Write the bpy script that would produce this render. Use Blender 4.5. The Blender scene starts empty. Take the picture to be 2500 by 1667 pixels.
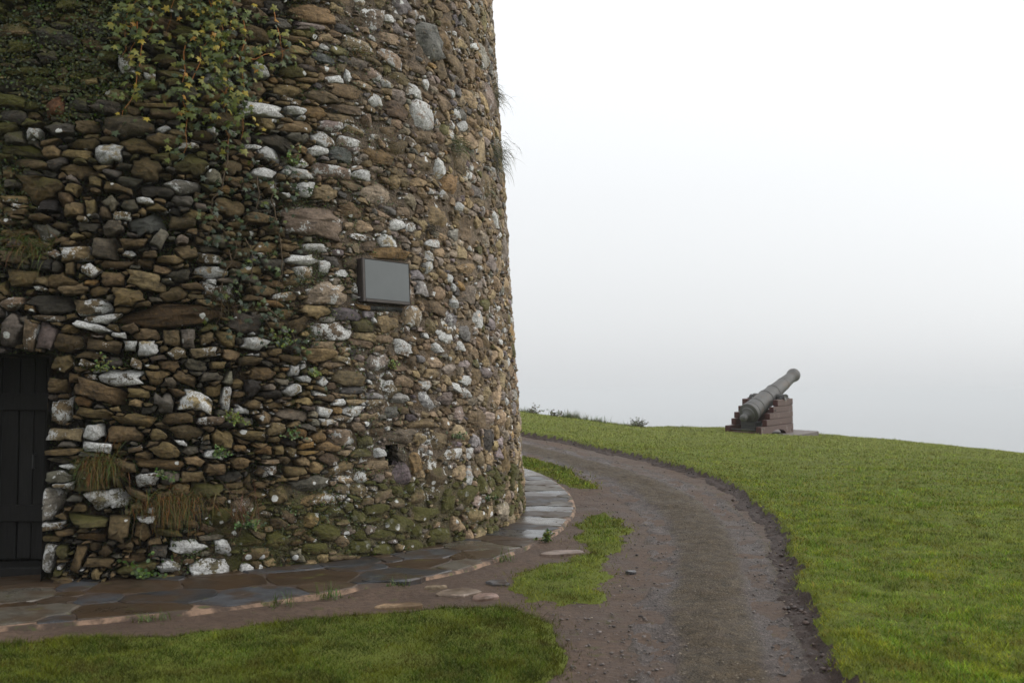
import bpy, math, random
import numpy as np
from mathutils import Vector, Matrix

rng = np.random.default_rng(7)
random.seed(7)
sc = bpy.context.scene
C = sc.collection

# ------------------------------------------------------------------ camera, sky, sun, exposure
cam = bpy.data.cameras.new("camera")
cam.lens = 35.0
cam.sensor_width = 36.0
cam.clip_end = 30000
cam.dof.use_dof = True
cam.dof.focus_distance = 11.5
cam.dof.aperture_fstop = 2.8
camo = bpy.data.objects.new("camera", cam)
C.objects.link(camo)
camo.location = (0, 0, 1.6)
camo.rotation_euler = (math.radians(90 + 2.979), 0, 0)
sc.camera = camo

SUN_EL, SUN_AZ = math.radians(32), math.radians(80)      # azimuth measured from +Y towards +X
w = bpy.data.worlds.new("World")
sc.world = w
w.use_nodes = True
nt = w.node_tree
nt.nodes.clear()
def wn(t): return nt.nodes.new(t)
sky = wn('ShaderNodeTexSky'); sky.sky_type = 'NISHITA'; sky.sun_disc = False
sky.sun_elevation = SUN_EL; sky.sun_rotation = SUN_AZ
sky.air_density = 1.5; sky.dust_density = 4.0; sky.ozone_density = 1.0
hs = wn('ShaderNodeHueSaturation'); hs.inputs['Saturation'].default_value = 0.12
tc = wn('ShaderNodeTexCoord'); sx = wn('ShaderNodeSeparateXYZ')
mr = wn('ShaderNodeMapRange')
mr.inputs['From Min'].default_value = 0.0; mr.inputs['From Max'].default_value = 1.0
mr.inputs['To Min'].default_value = 11.5; mr.inputs['To Max'].default_value = 24.0    # overcast luminance, horizon to zenith
tint = wn('ShaderNodeVectorMath'); tint.operation = 'SCALE'
tint.inputs[0].default_value = (0.975, 1.0, 1.025)
mix = wn('ShaderNodeMix'); mix.data_type = 'RGBA'; mix.inputs['Factor'].default_value = 0.42
bg = wn('ShaderNodeBackground'); bg.inputs['Strength'].default_value = 0.1
out = wn('ShaderNodeOutputWorld')
L = nt.links.new
L(sky.outputs['Color'], hs.inputs['Color'])
L(tc.outputs['Generated'], sx.inputs[0]); L(sx.outputs['Z'], mr.inputs['Value'])
L(mr.outputs['Result'], tint.inputs['Scale'])
L(tint.outputs['Vector'], mix.inputs['A']); L(hs.outputs['Color'], mix.inputs['B'])
L(mix.outputs['Result'], bg.inputs['Color']); L(bg.outputs[0], out.inputs['Surface'])

sl = bpy.data.lights.new("sun", 'SUN'); sl.energy = 1.5; sl.angle = math.radians(50); sl.color = (1.0, 0.965, 0.92)
so = bpy.data.objects.new("sun", sl); C.objects.link(so)
sd = Vector((math.sin(SUN_AZ) * math.cos(SUN_EL), math.cos(SUN_AZ) * math.cos(SUN_EL), math.sin(SUN_EL)))
so.rotation_euler = sd.to_track_quat('Z', 'Y').to_euler()
so.location = (30, 10, 30)

sc.view_settings.view_transform = 'Standard'
sc.view_settings.look = 'None'
sc.view_settings.exposure = 0.0
sc.view_settings.gamma = 1.0
sc.view_settings.use_curve_mapping = False
sc.cycles.max_bounces = 6
sc.cycles.volume_bounces = 1

# ------------------------------------------------------------------ helpers
def tag(o, label=None, cat=None, group=None, kind=None):
    if label: o['label'] = label
    if cat: o['category'] = cat
    if group: o['group'] = group
    if kind: o['kind'] = kind
    return o

def empty(name, loc=(0, 0, 0), rot=(0, 0, 0)):
    o = bpy.data.objects.new(name, None); C.objects.link(o)
    o.location = loc; o.rotation_euler = rot; o.empty_display_size = 0.2
    return o

def link(name, me, parent=None, loc=None):
    o = bpy.data.objects.new(name, me); C.objects.link(o)
    if parent is not None: o.parent = parent
    if loc is not None: o.location = loc
    return o

def mesh(name, V, Fc, mat=None, smooth=False, cols=None):
    """V (n,3); Fc list of index tuples or an (m,3)/(m,4) array; cols {attribute: (n,4)}"""
    me = bpy.data.meshes.new(name)
    V = np.asarray(V, dtype=np.float32)
    if isinstance(Fc, np.ndarray):
        m, k = Fc.shape
        me.vertices.add(len(V)); me.vertices.foreach_set('co', V.ravel())
        me.loops.add(m * k); me.loops.foreach_set('vertex_index', np.ascontiguousarray(Fc, dtype=np.int32).ravel())
        me.polygons.add(m)
        me.polygons.foreach_set('loop_start', np.arange(0, m * k, k, dtype=np.int32))
        me.polygons.foreach_set('loop_total', np.full(m, k, dtype=np.int32))
        me.update(calc_edges=True)
    else:
        me.from_pydata([tuple(map(float, v)) for v in V], [], Fc)
        me.update()
    if smooth:
        me.polygons.foreach_set('use_smooth', np.ones(len(me.polygons), dtype=bool))
    for nm, c in (cols or {}).items():
        a = me.attributes.new(nm, 'FLOAT_COLOR', 'POINT')
        a.data.foreach_set('color', np.ascontiguousarray(c, dtype=np.float32).ravel())
    if mat is not None: me.materials.append(mat)
    return me

_T = rng.random((256, 256))
def vnoise(x, y, sc_=1.0, seed=0):
    x = np.asarray(x, dtype=float) * sc_ + seed * 17.3; y = np.asarray(y, dtype=float) * sc_ + seed * 31.7
    xi = np.floor(x).astype(int); yi = np.floor(y).astype(int)
    fx = x - xi; fy = y - yi; fx = fx * fx * (3 - 2 * fx); fy = fy * fy * (3 - 2 * fy)
    g = lambda a, b: _T[a & 255, b & 255]
    return (g(xi, yi) * (1 - fx) + g(xi + 1, yi) * fx) * (1 - fy) + (g(xi, yi + 1) * (1 - fx) + g(xi + 1, yi + 1) * fx) * fy
def fbm(x, y, sc_=1.0, seed=0, n=4):
    s = 0; a = 1.0; t = 0
    for i in range(n):
        s = s + a * vnoise(x, y, sc_ * 2 ** i, seed + i); t += a; a *= .5
    return s / t
def sstep(a, b, x):
    t = np.clip((np.asarray(x, dtype=float) - a) / (b - a), 0, 1); return t * t * (3 - 2 * t)

class MB:
    def __init__(s): s.v = []; s.f = []
    def add(s, V, Fc):
        n = len(s.v); s.v += [tuple(p) for p in V]; s.f += [tuple(i + n for i in f) for f in Fc]
    def box(s, x0, x1, y0, y1, z0, z1, bev=0.0, j=0.0):
        if bev <= 0:
            V = [(x, y, z) for z in (z0, z1) for y in (y0, y1) for x in (x0, x1)]
            s.add([(a + random.uniform(-j, j), b + random.uniform(-j, j), c + random.uniform(-j, j)) for a, b, c in V],
                  [(0, 2, 3, 1), (4, 5, 7, 6), (0, 1, 5, 4), (2, 6, 7, 3), (0, 4, 6, 2), (1, 3, 7, 5)])
        else:
            import bmesh
            bm = bmesh.new(); bmesh.ops.create_cube(bm, size=1)
            for v in bm.verts:
                v.co.x = (x0 + x1) / 2 + v.co.x * (x1 - x0) + random.uniform(-j, j)
                v.co.y = (y0 + y1) / 2 + v.co.y * (y1 - y0) + random.uniform(-j, j)
                v.co.z = (z0 + z1) / 2 + v.co.z * (z1 - z0) + random.uniform(-j, j)
            bmesh.ops.bevel(bm, geom=list(bm.edges), offset=bev, segments=1, affect='EDGES')
            bm.verts.index_update()
            s.add([tuple(v.co) for v in bm.verts], [tuple(v.index for v in f.verts) for f in bm.faces]); bm.free()
    def lathe(s, prof, n=32, M=None, cap=True):
        """prof [(t, r)] along +Y, transformed by M"""
        V = []
        for t, r in prof:
            for k in range(n):
                a = 2 * math.pi * k / n; p = Vector((r * math.cos(a), t, r * math.sin(a)))
                V.append(tuple(M @ p) if M else tuple(p))
        Fc = [(i * n + k, i * n + (k + 1) % n, (i + 1) * n + (k + 1) % n, (i + 1) * n + k) for i in range(len(prof) - 1) for k in range(n)]
        if cap:
            Fc.append(tuple(range(n))); Fc.append(tuple(reversed(range((len(prof) - 1) * n, len(prof) * n))))
        s.add(V, Fc)
    def tube(s, pts, rad, n=5):
        V = []; m = len(pts)
        for i, p in enumerate(pts):
            p = Vector(p); q = Vector(pts[min(i + 1, m - 1)]) - Vector(pts[max(i - 1, 0)])
            q.normalize(); a = q.orthogonal().normalized(); b = q.cross(a)
            r = rad[i] if isinstance(rad, (list, tuple)) else rad
            for k in range(n):
                t = 2 * math.pi * k / n; V.append(tuple(p + a * (r * math.cos(t)) + b * (r * math.sin(t))))
        s.add(V, [(i * n + k, i * n + (k + 1) % n, (i + 1) * n + (k + 1) % n, (i + 1) * n + k) for i in range(m - 1) for k in range(n)])
    def build(s, name, mat, parent=None, smooth=False, loc=None):
        return link(name, mesh(name, s.v, s.f, mat, smooth), parent, loc)

# ------------------------------------------------------------------ materials
class NT:
    def __init__(s, name):
        s.m = bpy.data.materials.new(name); s.m.use_nodes = True
        s.t = s.m.node_tree; s.b = s.t.nodes['Principled BSDF']
        s.pos = s.t.nodes.new('ShaderNodeNewGeometry').outputs['Position']
    def n(s, t, **kw):
        x = s.t.nodes.new(t)
        for k, v in kw.items(): setattr(x, k, v)
        return x
    def l(s, a, b): s.t.links.new(a, b)
    def val(s, x, sock):
        if isinstance(x, bpy.types.NodeSocket): s.l(x, sock)
        else: sock.default_value = x
    def noise(s, scale, detail=4, rough=.55, vec=None, stretch=None, dist=0.0):
        v = vec or s.pos
        if stretch:
            mp = s.n('ShaderNodeMapping'); s.l(v, mp.inputs['Vector']); mp.inputs['Scale'].default_value = stretch; v = mp.outputs[0]
        x = s.n('ShaderNodeTexNoise'); s.l(v, x.inputs['Vector'])
        x.inputs['Scale'].default_value = scale; x.inputs['Detail'].default_value = detail; x.inputs['Roughness'].default_value = rough
        x.inputs['Distortion'].default_value = dist
        return x.outputs['Fac']
    def voro(s, scale, feature='F1', out='Distance', vec=None):
        x = s.n('ShaderNodeTexVoronoi', feature=feature); s.l(vec or s.pos, x.inputs['Vector']); x.inputs['Scale'].default_value = scale
        return x.outputs[out]
    def math(s, op, a, b=0.0, clamp=False):
        x = s.n('ShaderNodeMath', operation=op, use_clamp=clamp); s.val(a, x.inputs[0]); s.val(b, x.inputs[1]); return x.outputs[0]
    def rng(s, v, a, b, c=0.0, d=1.0, smooth=True):
        x = s.n('ShaderNodeMapRange', interpolation_type='SMOOTHSTEP' if smooth else 'LINEAR')
        s.val(v, x.inputs['Value'])
        for k, q in zip(('From Min', 'From Max', 'To Min', 'To Max'), (a, b, c, d)): s.val(q, x.inputs[k])
        return x.outputs['Result']
    def mix(s, f, a, b, mode='MIX'):
        x = s.n('ShaderNodeMix', data_type='RGBA', blend_type=mode); s.val(f, x.inputs['Factor'])
        for q, k in ((a, 'A'), (b, 'B')):
            if isinstance(q, bpy.types.NodeSocket): s.l(q, x.inputs[k])
            else: x.inputs[k].default_value = (*q, 1)
        return x.outputs['Result']
    def scale(s, col, f):
        x = s.n('ShaderNodeVectorMath', operation='SCALE'); s.l(col, x.inputs[0]); s.val(f, x.inputs['Scale']); return x.outputs[0]
    def attr(s, nm):
        x = s.n('ShaderNodeAttribute', attribute_name=nm); return x
    def bump(s, h, strength, dist, prev=None):
        x = s.n('ShaderNodeBump'); s.l(h, x.inputs['Height']); x.inputs['Strength'].default_value = strength; x.inputs['Distance'].default_value = dist
        if prev is not None: s.l(prev, x.inputs['Normal'])
        return x.outputs[0]
    def fin(s, col, rough=.7, normal=None, spec=.4):
        if isinstance(col, bpy.types.NodeSocket): s.l(col, s.b.inputs['Base Color'])
        else: s.b.inputs['Base Color'].default_value = (*col, 1)
        s.val(rough, s.b.inputs['Roughness']); s.val(spec, s.b.inputs['Specular IOR Level'])
        if normal is not None: s.l(normal, s.b.inputs['Normal'])
        return s.m

def mat_stone():
    t = NT('rubble_stone')
    col = t.attr('Col').outputs['Color']; ax = t.attr('Aux')
    sep = t.n('ShaderNodeSeparateColor'); t.l(ax.outputs['Color'], sep.inputs[0])
    lich, moss, spots = sep.outputs[0], sep.outputs[1], sep.outputs[2]
    n1 = t.noise(9, 8, .62); n2 = t.noise(38, 6, .65); n3 = t.noise(6, 5, .6, stretch=(1, 1, 7), dist=.5)
    k = t.math('ADD', t.math('MULTIPLY', n1, .9), t.math('MULTIPLY', n2, .8)); k = t.math('ADD', k, t.math('MULTIPLY', n3, .6))
    k = t.rng(k, .86, 1.46, .25, 1.95, False)
    c = t.scale(col, k)
    # rusty lichen film and dark mottling
    c = t.mix(t.rng(t.noise(17, 6, .6), .60, .72, 0, .55), c, (.21, .115, .04))
    c = t.mix(t.rng(t.noise(27, 6, .7), .60, .70, 0, .6), c, (.045, .04, .033))
    # pale crust lichen: flakes with ragged rims
    clus = t.math('MULTIPLY', t.rng(t.noise(1.5, 4, .55),   .52, .66), .23)
    lim = t.math('SUBTRACT', .93, t.math('MULTIPLY', t.math('ADD', lich, clus), .56))
    ln = t.math('ADD', t.math('MULTIPLY', t.noise(8.5, 9, .66), .72), t.math('MULTIPLY', t.noise(55, 4, .6), .28))
    lm = t.rng(ln, t.math('SUBTRACT', lim, .022), t.math('ADD', lim, .022))
    lc = t.mix(t.rng(t.noise(60, 5, .7), .36, .62), (.36, .35, .325), (.71, .71, .69))
    lc = t.scale(lc, t.rng(t.noise(2.7, 5, .6), .35, .65, .78, 1.12))
    lc = t.mix(t.rng(t.noise(11, 7, .6, stretch=(1, 1, .35)), .55, .70, 0, .35), lc, (.22, .19, .13))
    c = t.mix(lm, c, lc)
    # small round white spots
    vo = t.n('ShaderNodeTexVoronoi', feature='F1'); t.l(t.pos, vo.inputs['Vector']); vo.inputs['Scale'].default_value = 12
    sr = t.n('ShaderNodeSeparateColor'); t.l(vo.outputs['Color'], sr.inputs[0])
    on = t.math('LESS_THAN', sr.outputs[0], t.math('MULTIPLY', spots, .5))
    rad = t.math('MULTIPLY', t.math('ADD', sr.outputs[1], .25), .34)
    dd = t.math('ADD', vo.outputs['Distance'], t.math('MULTIPLY', t.math('SUBTRACT', t.noise(60, 3), .5), .22))
    sm = t.math('MULTIPLY', t.rng(dd, t.math('SUBTRACT', rad, .03), t.math('ADD', rad, .03), 1, 0), on)
    c = t.mix(sm, c, (.68, .68, .65))
    # moss on ledges
    g = t.n('ShaderNodeNewGeometry'); sx = t.n('ShaderNodeSeparateXYZ'); t.l(g.outputs['Normal'], sx.inputs[0])
    mm = t.math('ADD', t.math('MULTIPLY', sx.outputs['Z'], .35), t.math('MULTIPLY', moss, .75))
    mm = t.math('ADD', mm, t.math('SUBTRACT', t.noise(7, 6, .65), .5))
    mm = t.math('MULTIPLY', t.rng(mm, .38, .62), t.math('MULTIPLY', t.math('ADD', moss, .15), 1.0, True), True)
    mc = t.mix(t.noise(45, 4), (.028, .030, .006), (.105, .098, .016))
    c = t.mix(t.math('MULTIPLY', mm, t.math('SUBTRACT', 1.0, t.math('MULTIPLY', lm, .7))), c, mc)
    b = t.bump(t.noise(17, 9, .72), .9, .05); b = t.bump(t.noise(80, 5, .7), .6, .015, b)
    b = t.bump(n3, .35, .02, b)
    return t.fin(c, t.rng(n2, .3, .7, .55, .92, False), b, .22)

def mat_mortar():
    t = NT('old_mortar')
    col = t.attr('Col').outputs['Color']; ax = t.attr('Aux')
    sep = t.n('ShaderNodeSeparateColor'); t.l(ax.outputs['Color'], sep.inputs[0])
    n1 = t.noise(12, 8, .65); n2 = t.noise(48, 6, .65)
    k = t.rng(t.math('ADD', n1, n2), .65, 1.35, .35, 1.7, False)
    c = t.scale(col, k)
    c = t.mix(t.rng(t.noise(5.5, 7, .6), .52, .66, 0, .5), c, (.16, .10, .045))
    mm = t.math('ADD', sep.outputs[1], t.math('MULTIPLY', t.math('SUBTRACT', t.noise(6, 6, .65), .5), 1.6))
    c = t.mix(t.rng(mm, .35, .7, 0, .85), c, t.mix(t.noise(50, 4), (.02, .022, .005), (.085, .085, .014)))
    lq = t.math('MULTIPLY', t.math('ADD', sep.outputs[0], t.math('MULTIPLY', t.rng(t.noise(1.5, 4, .55), .52, .66), .4)), .3)
    lm = t.rng(t.noise(9, 9, .66), t.math('SUBTRACT', .80, lq), t.math('SUBTRACT', .84, lq))
    c = t.mix(lm, c, (.58, .57, .54))
    b = t.bump(t.noise(18, 8, .7), .8, .05); b = t.bump(t.voro(55), .6, .02, b); b = t.bump(t.noise(120, 4), .4, .01, b)
    return t.fin(c, .85, b, .3)

def mat_flag():
    t = NT('wet_flagstone')
    col = t.attr('Col').outputs['Color']; sep = t.n('ShaderNodeSeparateColor'); t.l(t.attr('Aux').outputs['Color'], sep.inputs[0])
    wet = sep.outputs[0]
    n1 = t.noise(7, 7, .6); n2 = t.noise(40, 5, .6)
    c = t.scale(col, t.rng(t.math('ADD', n1, n2), .7, 1.3, .55, 1.5, False))
    film = t.rng(t.noise(3.2, 5, .6), .42, .6)
    c = t.mix(t.math('MULTIPLY', film, .7), c, (.045, .026, .012))
    c = t.mix(t.rng(t.noise(4.5, 7, .65), .60, .68, 0, .6), c, (.08, .078, .02))
    c = t.mix(t.rng(t.noise(13, 8, .65), .70, .73), c, (.34, .27, .18))
    r = t.math('ADD', t.rng(n1, .3, .7, .05, .16, False), t.math('MULTIPLY', t.math('SUBTRACT', 1.0, wet), .40))
    r = t.math('ADD', r, t.math('MULTIPLY', film, .12))
    b = t.bump(t.noise(9, 4, .5), .12, .008)
    return t.fin(c, r, b, t.math('ADD', .12, t.math('MULTIPLY', wet, .42)))

def mat_kerb():
    t = NT('kerb_mortar')
    n = t.noise(5, 7, .6)
    sp = t.n('ShaderNodeSeparateColor'); t.l(t.attr('Aux').outputs['Color'], sp.inputs[0])
    c = t.mix(t.math('MULTIPLY', t.rng(n, .42, .60), sp.outputs[0]), (.055, .036, .025), (.25, .16, .105))
    c = t.mix(t.rng(t.noise(9, 6), .56, .66, 0, .8), c, (.06, .07, .015))
    b = t.bump(t.noise(40, 6, .7), .7, .03)
    return t.fin(c, .7, b, .3)

def mat_soil():
    t = NT('muddy_soil')
    n1 = t.noise(1.3, 6, .6); n2 = t.noise(16, 8, .65); n3 = t.noise(70, 5, .6)
    c = t.mix(t.rng(n1, .35, .65), (.072, .048, .034), (.108, .073, .052))
    c = t.mix(t.rng(n2, .35, .7, 0, .75), c, (.052, .035, .028))
    c = t.mix(t.rng(t.noise(5, 7, .65), .58, .68, 0, .6), c, (.055, .058, .014))
    c = t.mix(t.rng(t.voro(34), .05, .13, .55, 0), c, (.22, .17, .13))
    b = t.bump(n2, .7, .05); b = t.bump(n3, .5, .015, b)
    return t.fin(c, t.rng(n1, .35, .65, .55, .85, False), b, .16)

def mat_bank():
    t = NT('dark_earth')
    n2 = t.noise(16, 8, .65)
    c = t.mix(n2, (.016, .010, .008), (.075, .048, .037))
    b = t.bump(n2, .9, .06); b = t.bump(t.noise(60, 5, .6), .6, .02, b)
    return t.fin(c, .75, b, .3)

def mat_path():
    t = NT('wet_gravel_path')
    sep = t.n('ShaderNodeSeparateColor'); t.l(t.attr('Aux').outputs['Color'], sep.inputs[0])
    rut = sep.outputs[0]
    n1 = t.noise(2.2, 6, .65); n2 = t.noise(11, 8, .7); v = t.voro(60); n3 = t.noise(90, 4, .7)
    k = t.math('ADD', rut, t.math('MULTIPLY', t.math('SUBTRACT', n1, .5), 1.3))
    c = t.mix(t.rng(k, .25, .75), (.072, .052, .030), (.082, .064, .056))
    c = t.scale(c, t.rng(t.math('ADD', n2, n3), .78, 1.22, .30, 1.70, False))
    c = t.mix(t.rng(t.noise(3.6, 7, .6), .55, .68, 0, .45), c, (.098, .072, .056))
    vc = t.n('ShaderNodeTexVoronoi', feature='F1'); t.l(t.pos, vc.inputs['Vector']); vc.inputs['Scale'].default_value = 42
    sr = t.n('ShaderNodeSeparateColor'); t.l(vc.outputs['Color'], sr.inputs[0])
    pb = t.math('MULTIPLY', t.rng(vc.outputs['Distance'], .22, .38, 1, 0), t.math('GREATER_THAN', sr.outputs[0], .86))
    c = t.mix(t.math('MULTIPLY', pb, .75), c, (.26, .22, .17))
    b = t.bump(n2, .8, .06); b = t.bump(v, .8, .025, b); b = t.bump(n3, .7, .015, b)
    r = t.math('ADD', t.rng(n1, .35, .65, .52, .74, False), t.math('MULTIPLY', t.math('SUBTRACT', 1.0, rut), .2))
    return t.fin(c, r, b, .30)

def mat_turf():
    t = NT('turf')
    n = t.noise(14, 6, .65)
    c = t.mix(n, (.045, .062, .008), (.140, .160, .022))
    c = t.mix(t.rng(t.noise(.8, 5, .6), .4, .65, 0, .5), c, (.085, .095, .02))
    return t.fin(c, .9, t.bump(n, .8, .05), .15)

def mat_leafcol(name, rough=.5, spec=.35, trans=.0):
    t = NT(name)
    c = t.attr('Col').outputs['Color']
    m = t.fin(c, rough, None, spec)
    if trans > 0:
        tb = t.n('ShaderNodeBsdfTranslucent'); t.l(c, tb.inputs['Color'])
        ms = t.n('ShaderNodeMixShader'); ms.inputs[0].default_value = trans
        t.l(t.b.outputs[0], ms.inputs[1]); t.l(tb.outputs[0], ms.inputs[2])
        t.l(ms.outputs[0], t.t.nodes['Material Output'].inputs['Surface'])
    return m

def mat_plain(name, col, rough=.6, var=.5, scale=20, bump=.3, spec=.4, stretch=None, dist=.01):
    t = NT(name)
    tcn = t.n('ShaderNodeTexCoord').outputs['Object']
    n = t.noise(scale, 6, .6, vec=tcn, stretch=stretch)
    c = t.mix(n, tuple(q * (1 - var) for q in col), tuple(q * (1 + var) for q in col))
    return t.fin(c, rough, t.bump(n, bump, dist), spec)

def mat_paint(name, col, wear):
    t = NT(name)
    tcn = t.n('ShaderNodeTexCoord').outputs['Object']
    c = t.mix(t.noise(9, 6, .6, vec=tcn, stretch=(1, .25, 1)), tuple(q * .75 for q in col), tuple(q * 1.25 for q in col))
    c = t.mix(t.rng(t.noise(3.5, 7, .65, vec=tcn), .56, .66, 0, .7), c, wear)
    return t.fin(c, .55, t.bump(t.noise(26, 5, .6, vec=tcn, stretch=(1, .2, 1)), .3, .01), .4)

M_stone, M_mortar, M_flag, M_kerb = mat_stone(), mat_mortar(), mat_flag(), mat_kerb()
M_soil, M_bank, M_path, M_turf = mat_soil(), mat_bank(), mat_path(), mat_turf()
M_blade = mat_leafcol('grass_blade', .65, .05)
M_leaf = mat_leafcol('leaf', .45, .4, .25)
M_wood_dark = mat_plain('weathered_dark_wood', (.010, .009, .008), .75, .7, 9, .6, .3, (6, 6, .5))
M_wood_grey = mat_plain('weathered_grey_wood', (.015, .014, .013), .8, .7, 9, .6, .3, (6, 6, .5))
M_wood_red = mat_plain('red_brown_wood', (.030, .012, .010), .7, .6, 9, .5, .3, (6, 6, .5))
M_wood_tan = mat_plain('tan_board', (.080, .040, .014), .7, .4, 9, .4, .3, (6, 6, .5))
M_frame = mat_plain('plaque_frame_wood', (.035, .026, .021), .6, .5, 14, .4)
M_slate = mat_plain('plaque_slate', (.066, .076, .078), .45, .22, 5, .10)
def mat_iron():
    t = NT('gun_iron'); v = t.n('ShaderNodeTexCoord').outputs['Object']
    c = t.mix(t.noise(4, 7, .65, vec=v), (.050, .049, .048), (.118, .114, .108))
    c = t.mix(t.rng(t.noise(2.6, 6, .65, vec=v), .52, .64, 0, .6), c, (.115, .085, .062))          # thin rust bloom
    c = t.mix(t.rng(t.noise(16, 6, .6, vec=v), .60, .68, 0, .6), c, (.030, .028, .027))
    return t.fin(c, .6, t.bump(t.noise(30, 6, .7, vec=v), .5, .012), .4)
M_iron = mat_iron()
M_iron_dark = mat_plain('black_iron', (.035, .034, .033), .55, .4, 9, .3, .5)
M_bore = mat_plain('bore_black', (.008, .008, .008), .9, .2)
M_carr = mat_paint('faded_red_paint', (.088, .052, .043), (.22, .18, .15))
M_carr_end = mat_paint('shaded_dark_red_paint', (.060, .018, .016), (.05, .04, .036))
M_concrete = mat_plain('concrete_slab', (.14, .12, .108), .75, .35, 5, .3)
M_stem = mat_plain('orange_stem', (.30, .115, .022), .7, .5, 30)
M_stem_b = mat_plain('brown_stem', (.075, .050, .026), .8, .5, 30)

# ------------------------------------------------------------------ terrain
RX = [-60, 0, 2, 4, 5.5, 6.5, 9, 12.2, 15, 25, 60]
RA = [1.05, 0.96, 0.7, 0.48, 0.45, 0.43, 0.25, 0.01, -0.29, -1.3, -2.5]
RYk = [-20, 11.5, 13.5, 16.4, 20, 24, 27, 28.5, 30, 31.5, 33, 36, 45, 110, 400]
RYv = [0, 0, 0.07, 0.33, 0.6, 0.85, 0.98, 1.0, 1.0, 0.96, 0.8, 0.2, -3, -56, -70]
def gz(x, y):
    x = np.asarray(x, dtype=float); y = np.asarray(y, dtype=float)
    r = np.interp(y, RYk, RYv); A = np.interp(x, RX, RA)
    return np.where(y > 31, r + (A - 1), r * A)

def grid_sheet(xs, ys):
    X, Y = np.meshgrid(xs, ys); nx, ny = len(xs), len(ys)
    i = np.arange(nx * ny).reshape(ny, nx)
    Q = np.stack([i[:-1, :-1], i[:-1, 1:], i[1:, 1:], i[1:, :-1]], -1).reshape(-1, 4)
    return X.ravel(), Y.ravel(), Q

def seglist(*parts):
    return np.unique(np.round(np.concatenate([np.arange(a, b, st) for a, b, st in parts]), 4))

xs = seglist((-60, -8, 2), (-8, -4, .3), (-4, 3.6, .08), (3.6, 18, .6), (18, 62, 4))
ys = seglist((-20, 3, 1), (3, 19, .09), (19, 36, .4), (36, 80, 3), (80, 401, 40))
X, Y, Q = grid_sheet(xs, ys)
Z = gz(X, Y) + (fbm(X, Y, 3.0, 2) - .5) * .045 * (Y < 40) + (fbm(X, Y, 9.0, 5) - .5) * .02 * (Y < 20)
g = link('ground', mesh('ground', np.stack([X, Y, Z], 1), Q, M_soil, True)); tag(g, kind='structure')

# sea far below the bluff, lost in the mist
t = NT('sea_water'); M_sea = t.fin((.05, .06, .065), .12, None, .5)
n = 48
V = [(8800 * math.cos(2 * math.pi * k / n), 8800 * math.sin(2 * math.pi * k / n), -60.0) for k in range(n)]
tag(link('sea', mesh('sea', V, [tuple(range(n))], M_sea)), kind='structure')

def sdist(px, py, poly):
    """signed distance, positive inside"""
    P = np.asarray(poly, float); Qn = np.roll(P, -1, 0)
    ins = np.zeros(px.shape, bool); d = np.full(px.shape, 1e9)
    for (ax, ay), (bx, by) in zip(P, Qn):
        ex, ey = bx - ax, by - ay; L2 = ex * ex + ey * ey + 1e-12
        tt = np.clip(((px - ax) * ex + (py - ay) * ey) / L2, 0, 1)
        d = np.minimum(d, np.hypot(px - ax - tt * ex, py - ay - tt * ey))
        if ay != by:
            c = ((ay > py) != (by > py)) & (px < (bx - ax) * (py - ay) / (by - ay) + ax); ins ^= c
    return np.where(ins, d, -d)

LAWN_E = [(1.75, -6), (1.75, 3), (1.87, 5.35), (1.81, 5.61), (1.99, 6.45), (2.12, 7.18), (2.42, 8.48), (2.65, 9.58), (2.97, 10.98), (3.2, 12.32), (3.27, 13.86), (3.37, 15.08), (3.28, 16.25), (2.94, 17.58), (2.63, 18.64), (2.08, 19.58), (1.39, 20.72), (0.79, 21.56), (0.13, 21.9), (-3, 22.4), (-9, 22), (-13, 18), (-13.6, 13)]
POLY = {
    'big': LAWN_E + [(-30, 13), (-30, 44), (45, 44), (45, -6)],
    'front': [(-30, 11), (-11.5, 10.9), (-9.9, 8.3), (-7.3, 6.67), (-4.9, 6.3), (-3.27, 6.43), (-2.76, 6.54), (-1.96, 6.73), (-1.45, 7.02), (-0.86, 7.22), (-0.56, 7.4), (-0.08, 7.47), (0.17, 7.18), (0.28, 6.79), (0.34, 6.45), (0.29, 5.94), (0.24, 5.61), (0.22, 5.35), (.1, 3), (0, -6), (-30, -6)],
    'mid': [(0.01, 7.54), (0.09, 8.68), (0.34, 9.34), (0.66, 9.83), (0.69, 10.98), (0.9, 12.27), (1.21, 12.99), (1.35, 12.28), (1.28, 10.98), (1.07, 10.09), (0.84, 9.11), (0.77, 8.48), (0.65, 7.7), (0.38, 7.62), (0.22, 7.78)],
    'far': [(-.3, 18.35), (0.15, 18.22), (0.57, 17.82), (0.97, 16.72), (1.25, 15.64), (1.27, 15.04), (0.88, 15.17), (0.59, 16.05), (0.14, 16.7), (-.4, 17.2)],
}
H = {'big': .085, 'front': .035, 'mid': .02, 'far': .025}
RAG = {'big': .11, 'front': .15, 'mid': .26, 'far': .16}
def lawn_sd(k, x, y):
    return sdist(x, y, POLY[k]) + (fbm(x, y, 2.6, 11) - .5) * 2 * RAG[k] + (vnoise(x, y, 14, 3) - .5) * .06
def lawn_z(k, x, y, sd):
    lump = (vnoise(x, y, 11, 27) - .5) * .05 + (vnoise(x, y, 27, 29) - .5) * .03
    up = H[k] * sstep(-.02, .11, sd) - .03 * (1 - sstep(-.06, .0, sd)) if k != 'big' else H[k] * sstep(-.05, .06, sd) + .022 * sstep(-.22, -.10, sd) - .055 * (1 - sstep(-.26, -.15, sd)) + lump * sstep(-.24, -.12, sd) * (1 - sstep(.02, .10, sd))
    return gz(x, y) + up + (fbm(x, y, .9, 21) - .5) * .10 * sstep(.1, 1.2, sd) + (fbm(x, y, 5, 23) - .5) * .014
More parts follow.
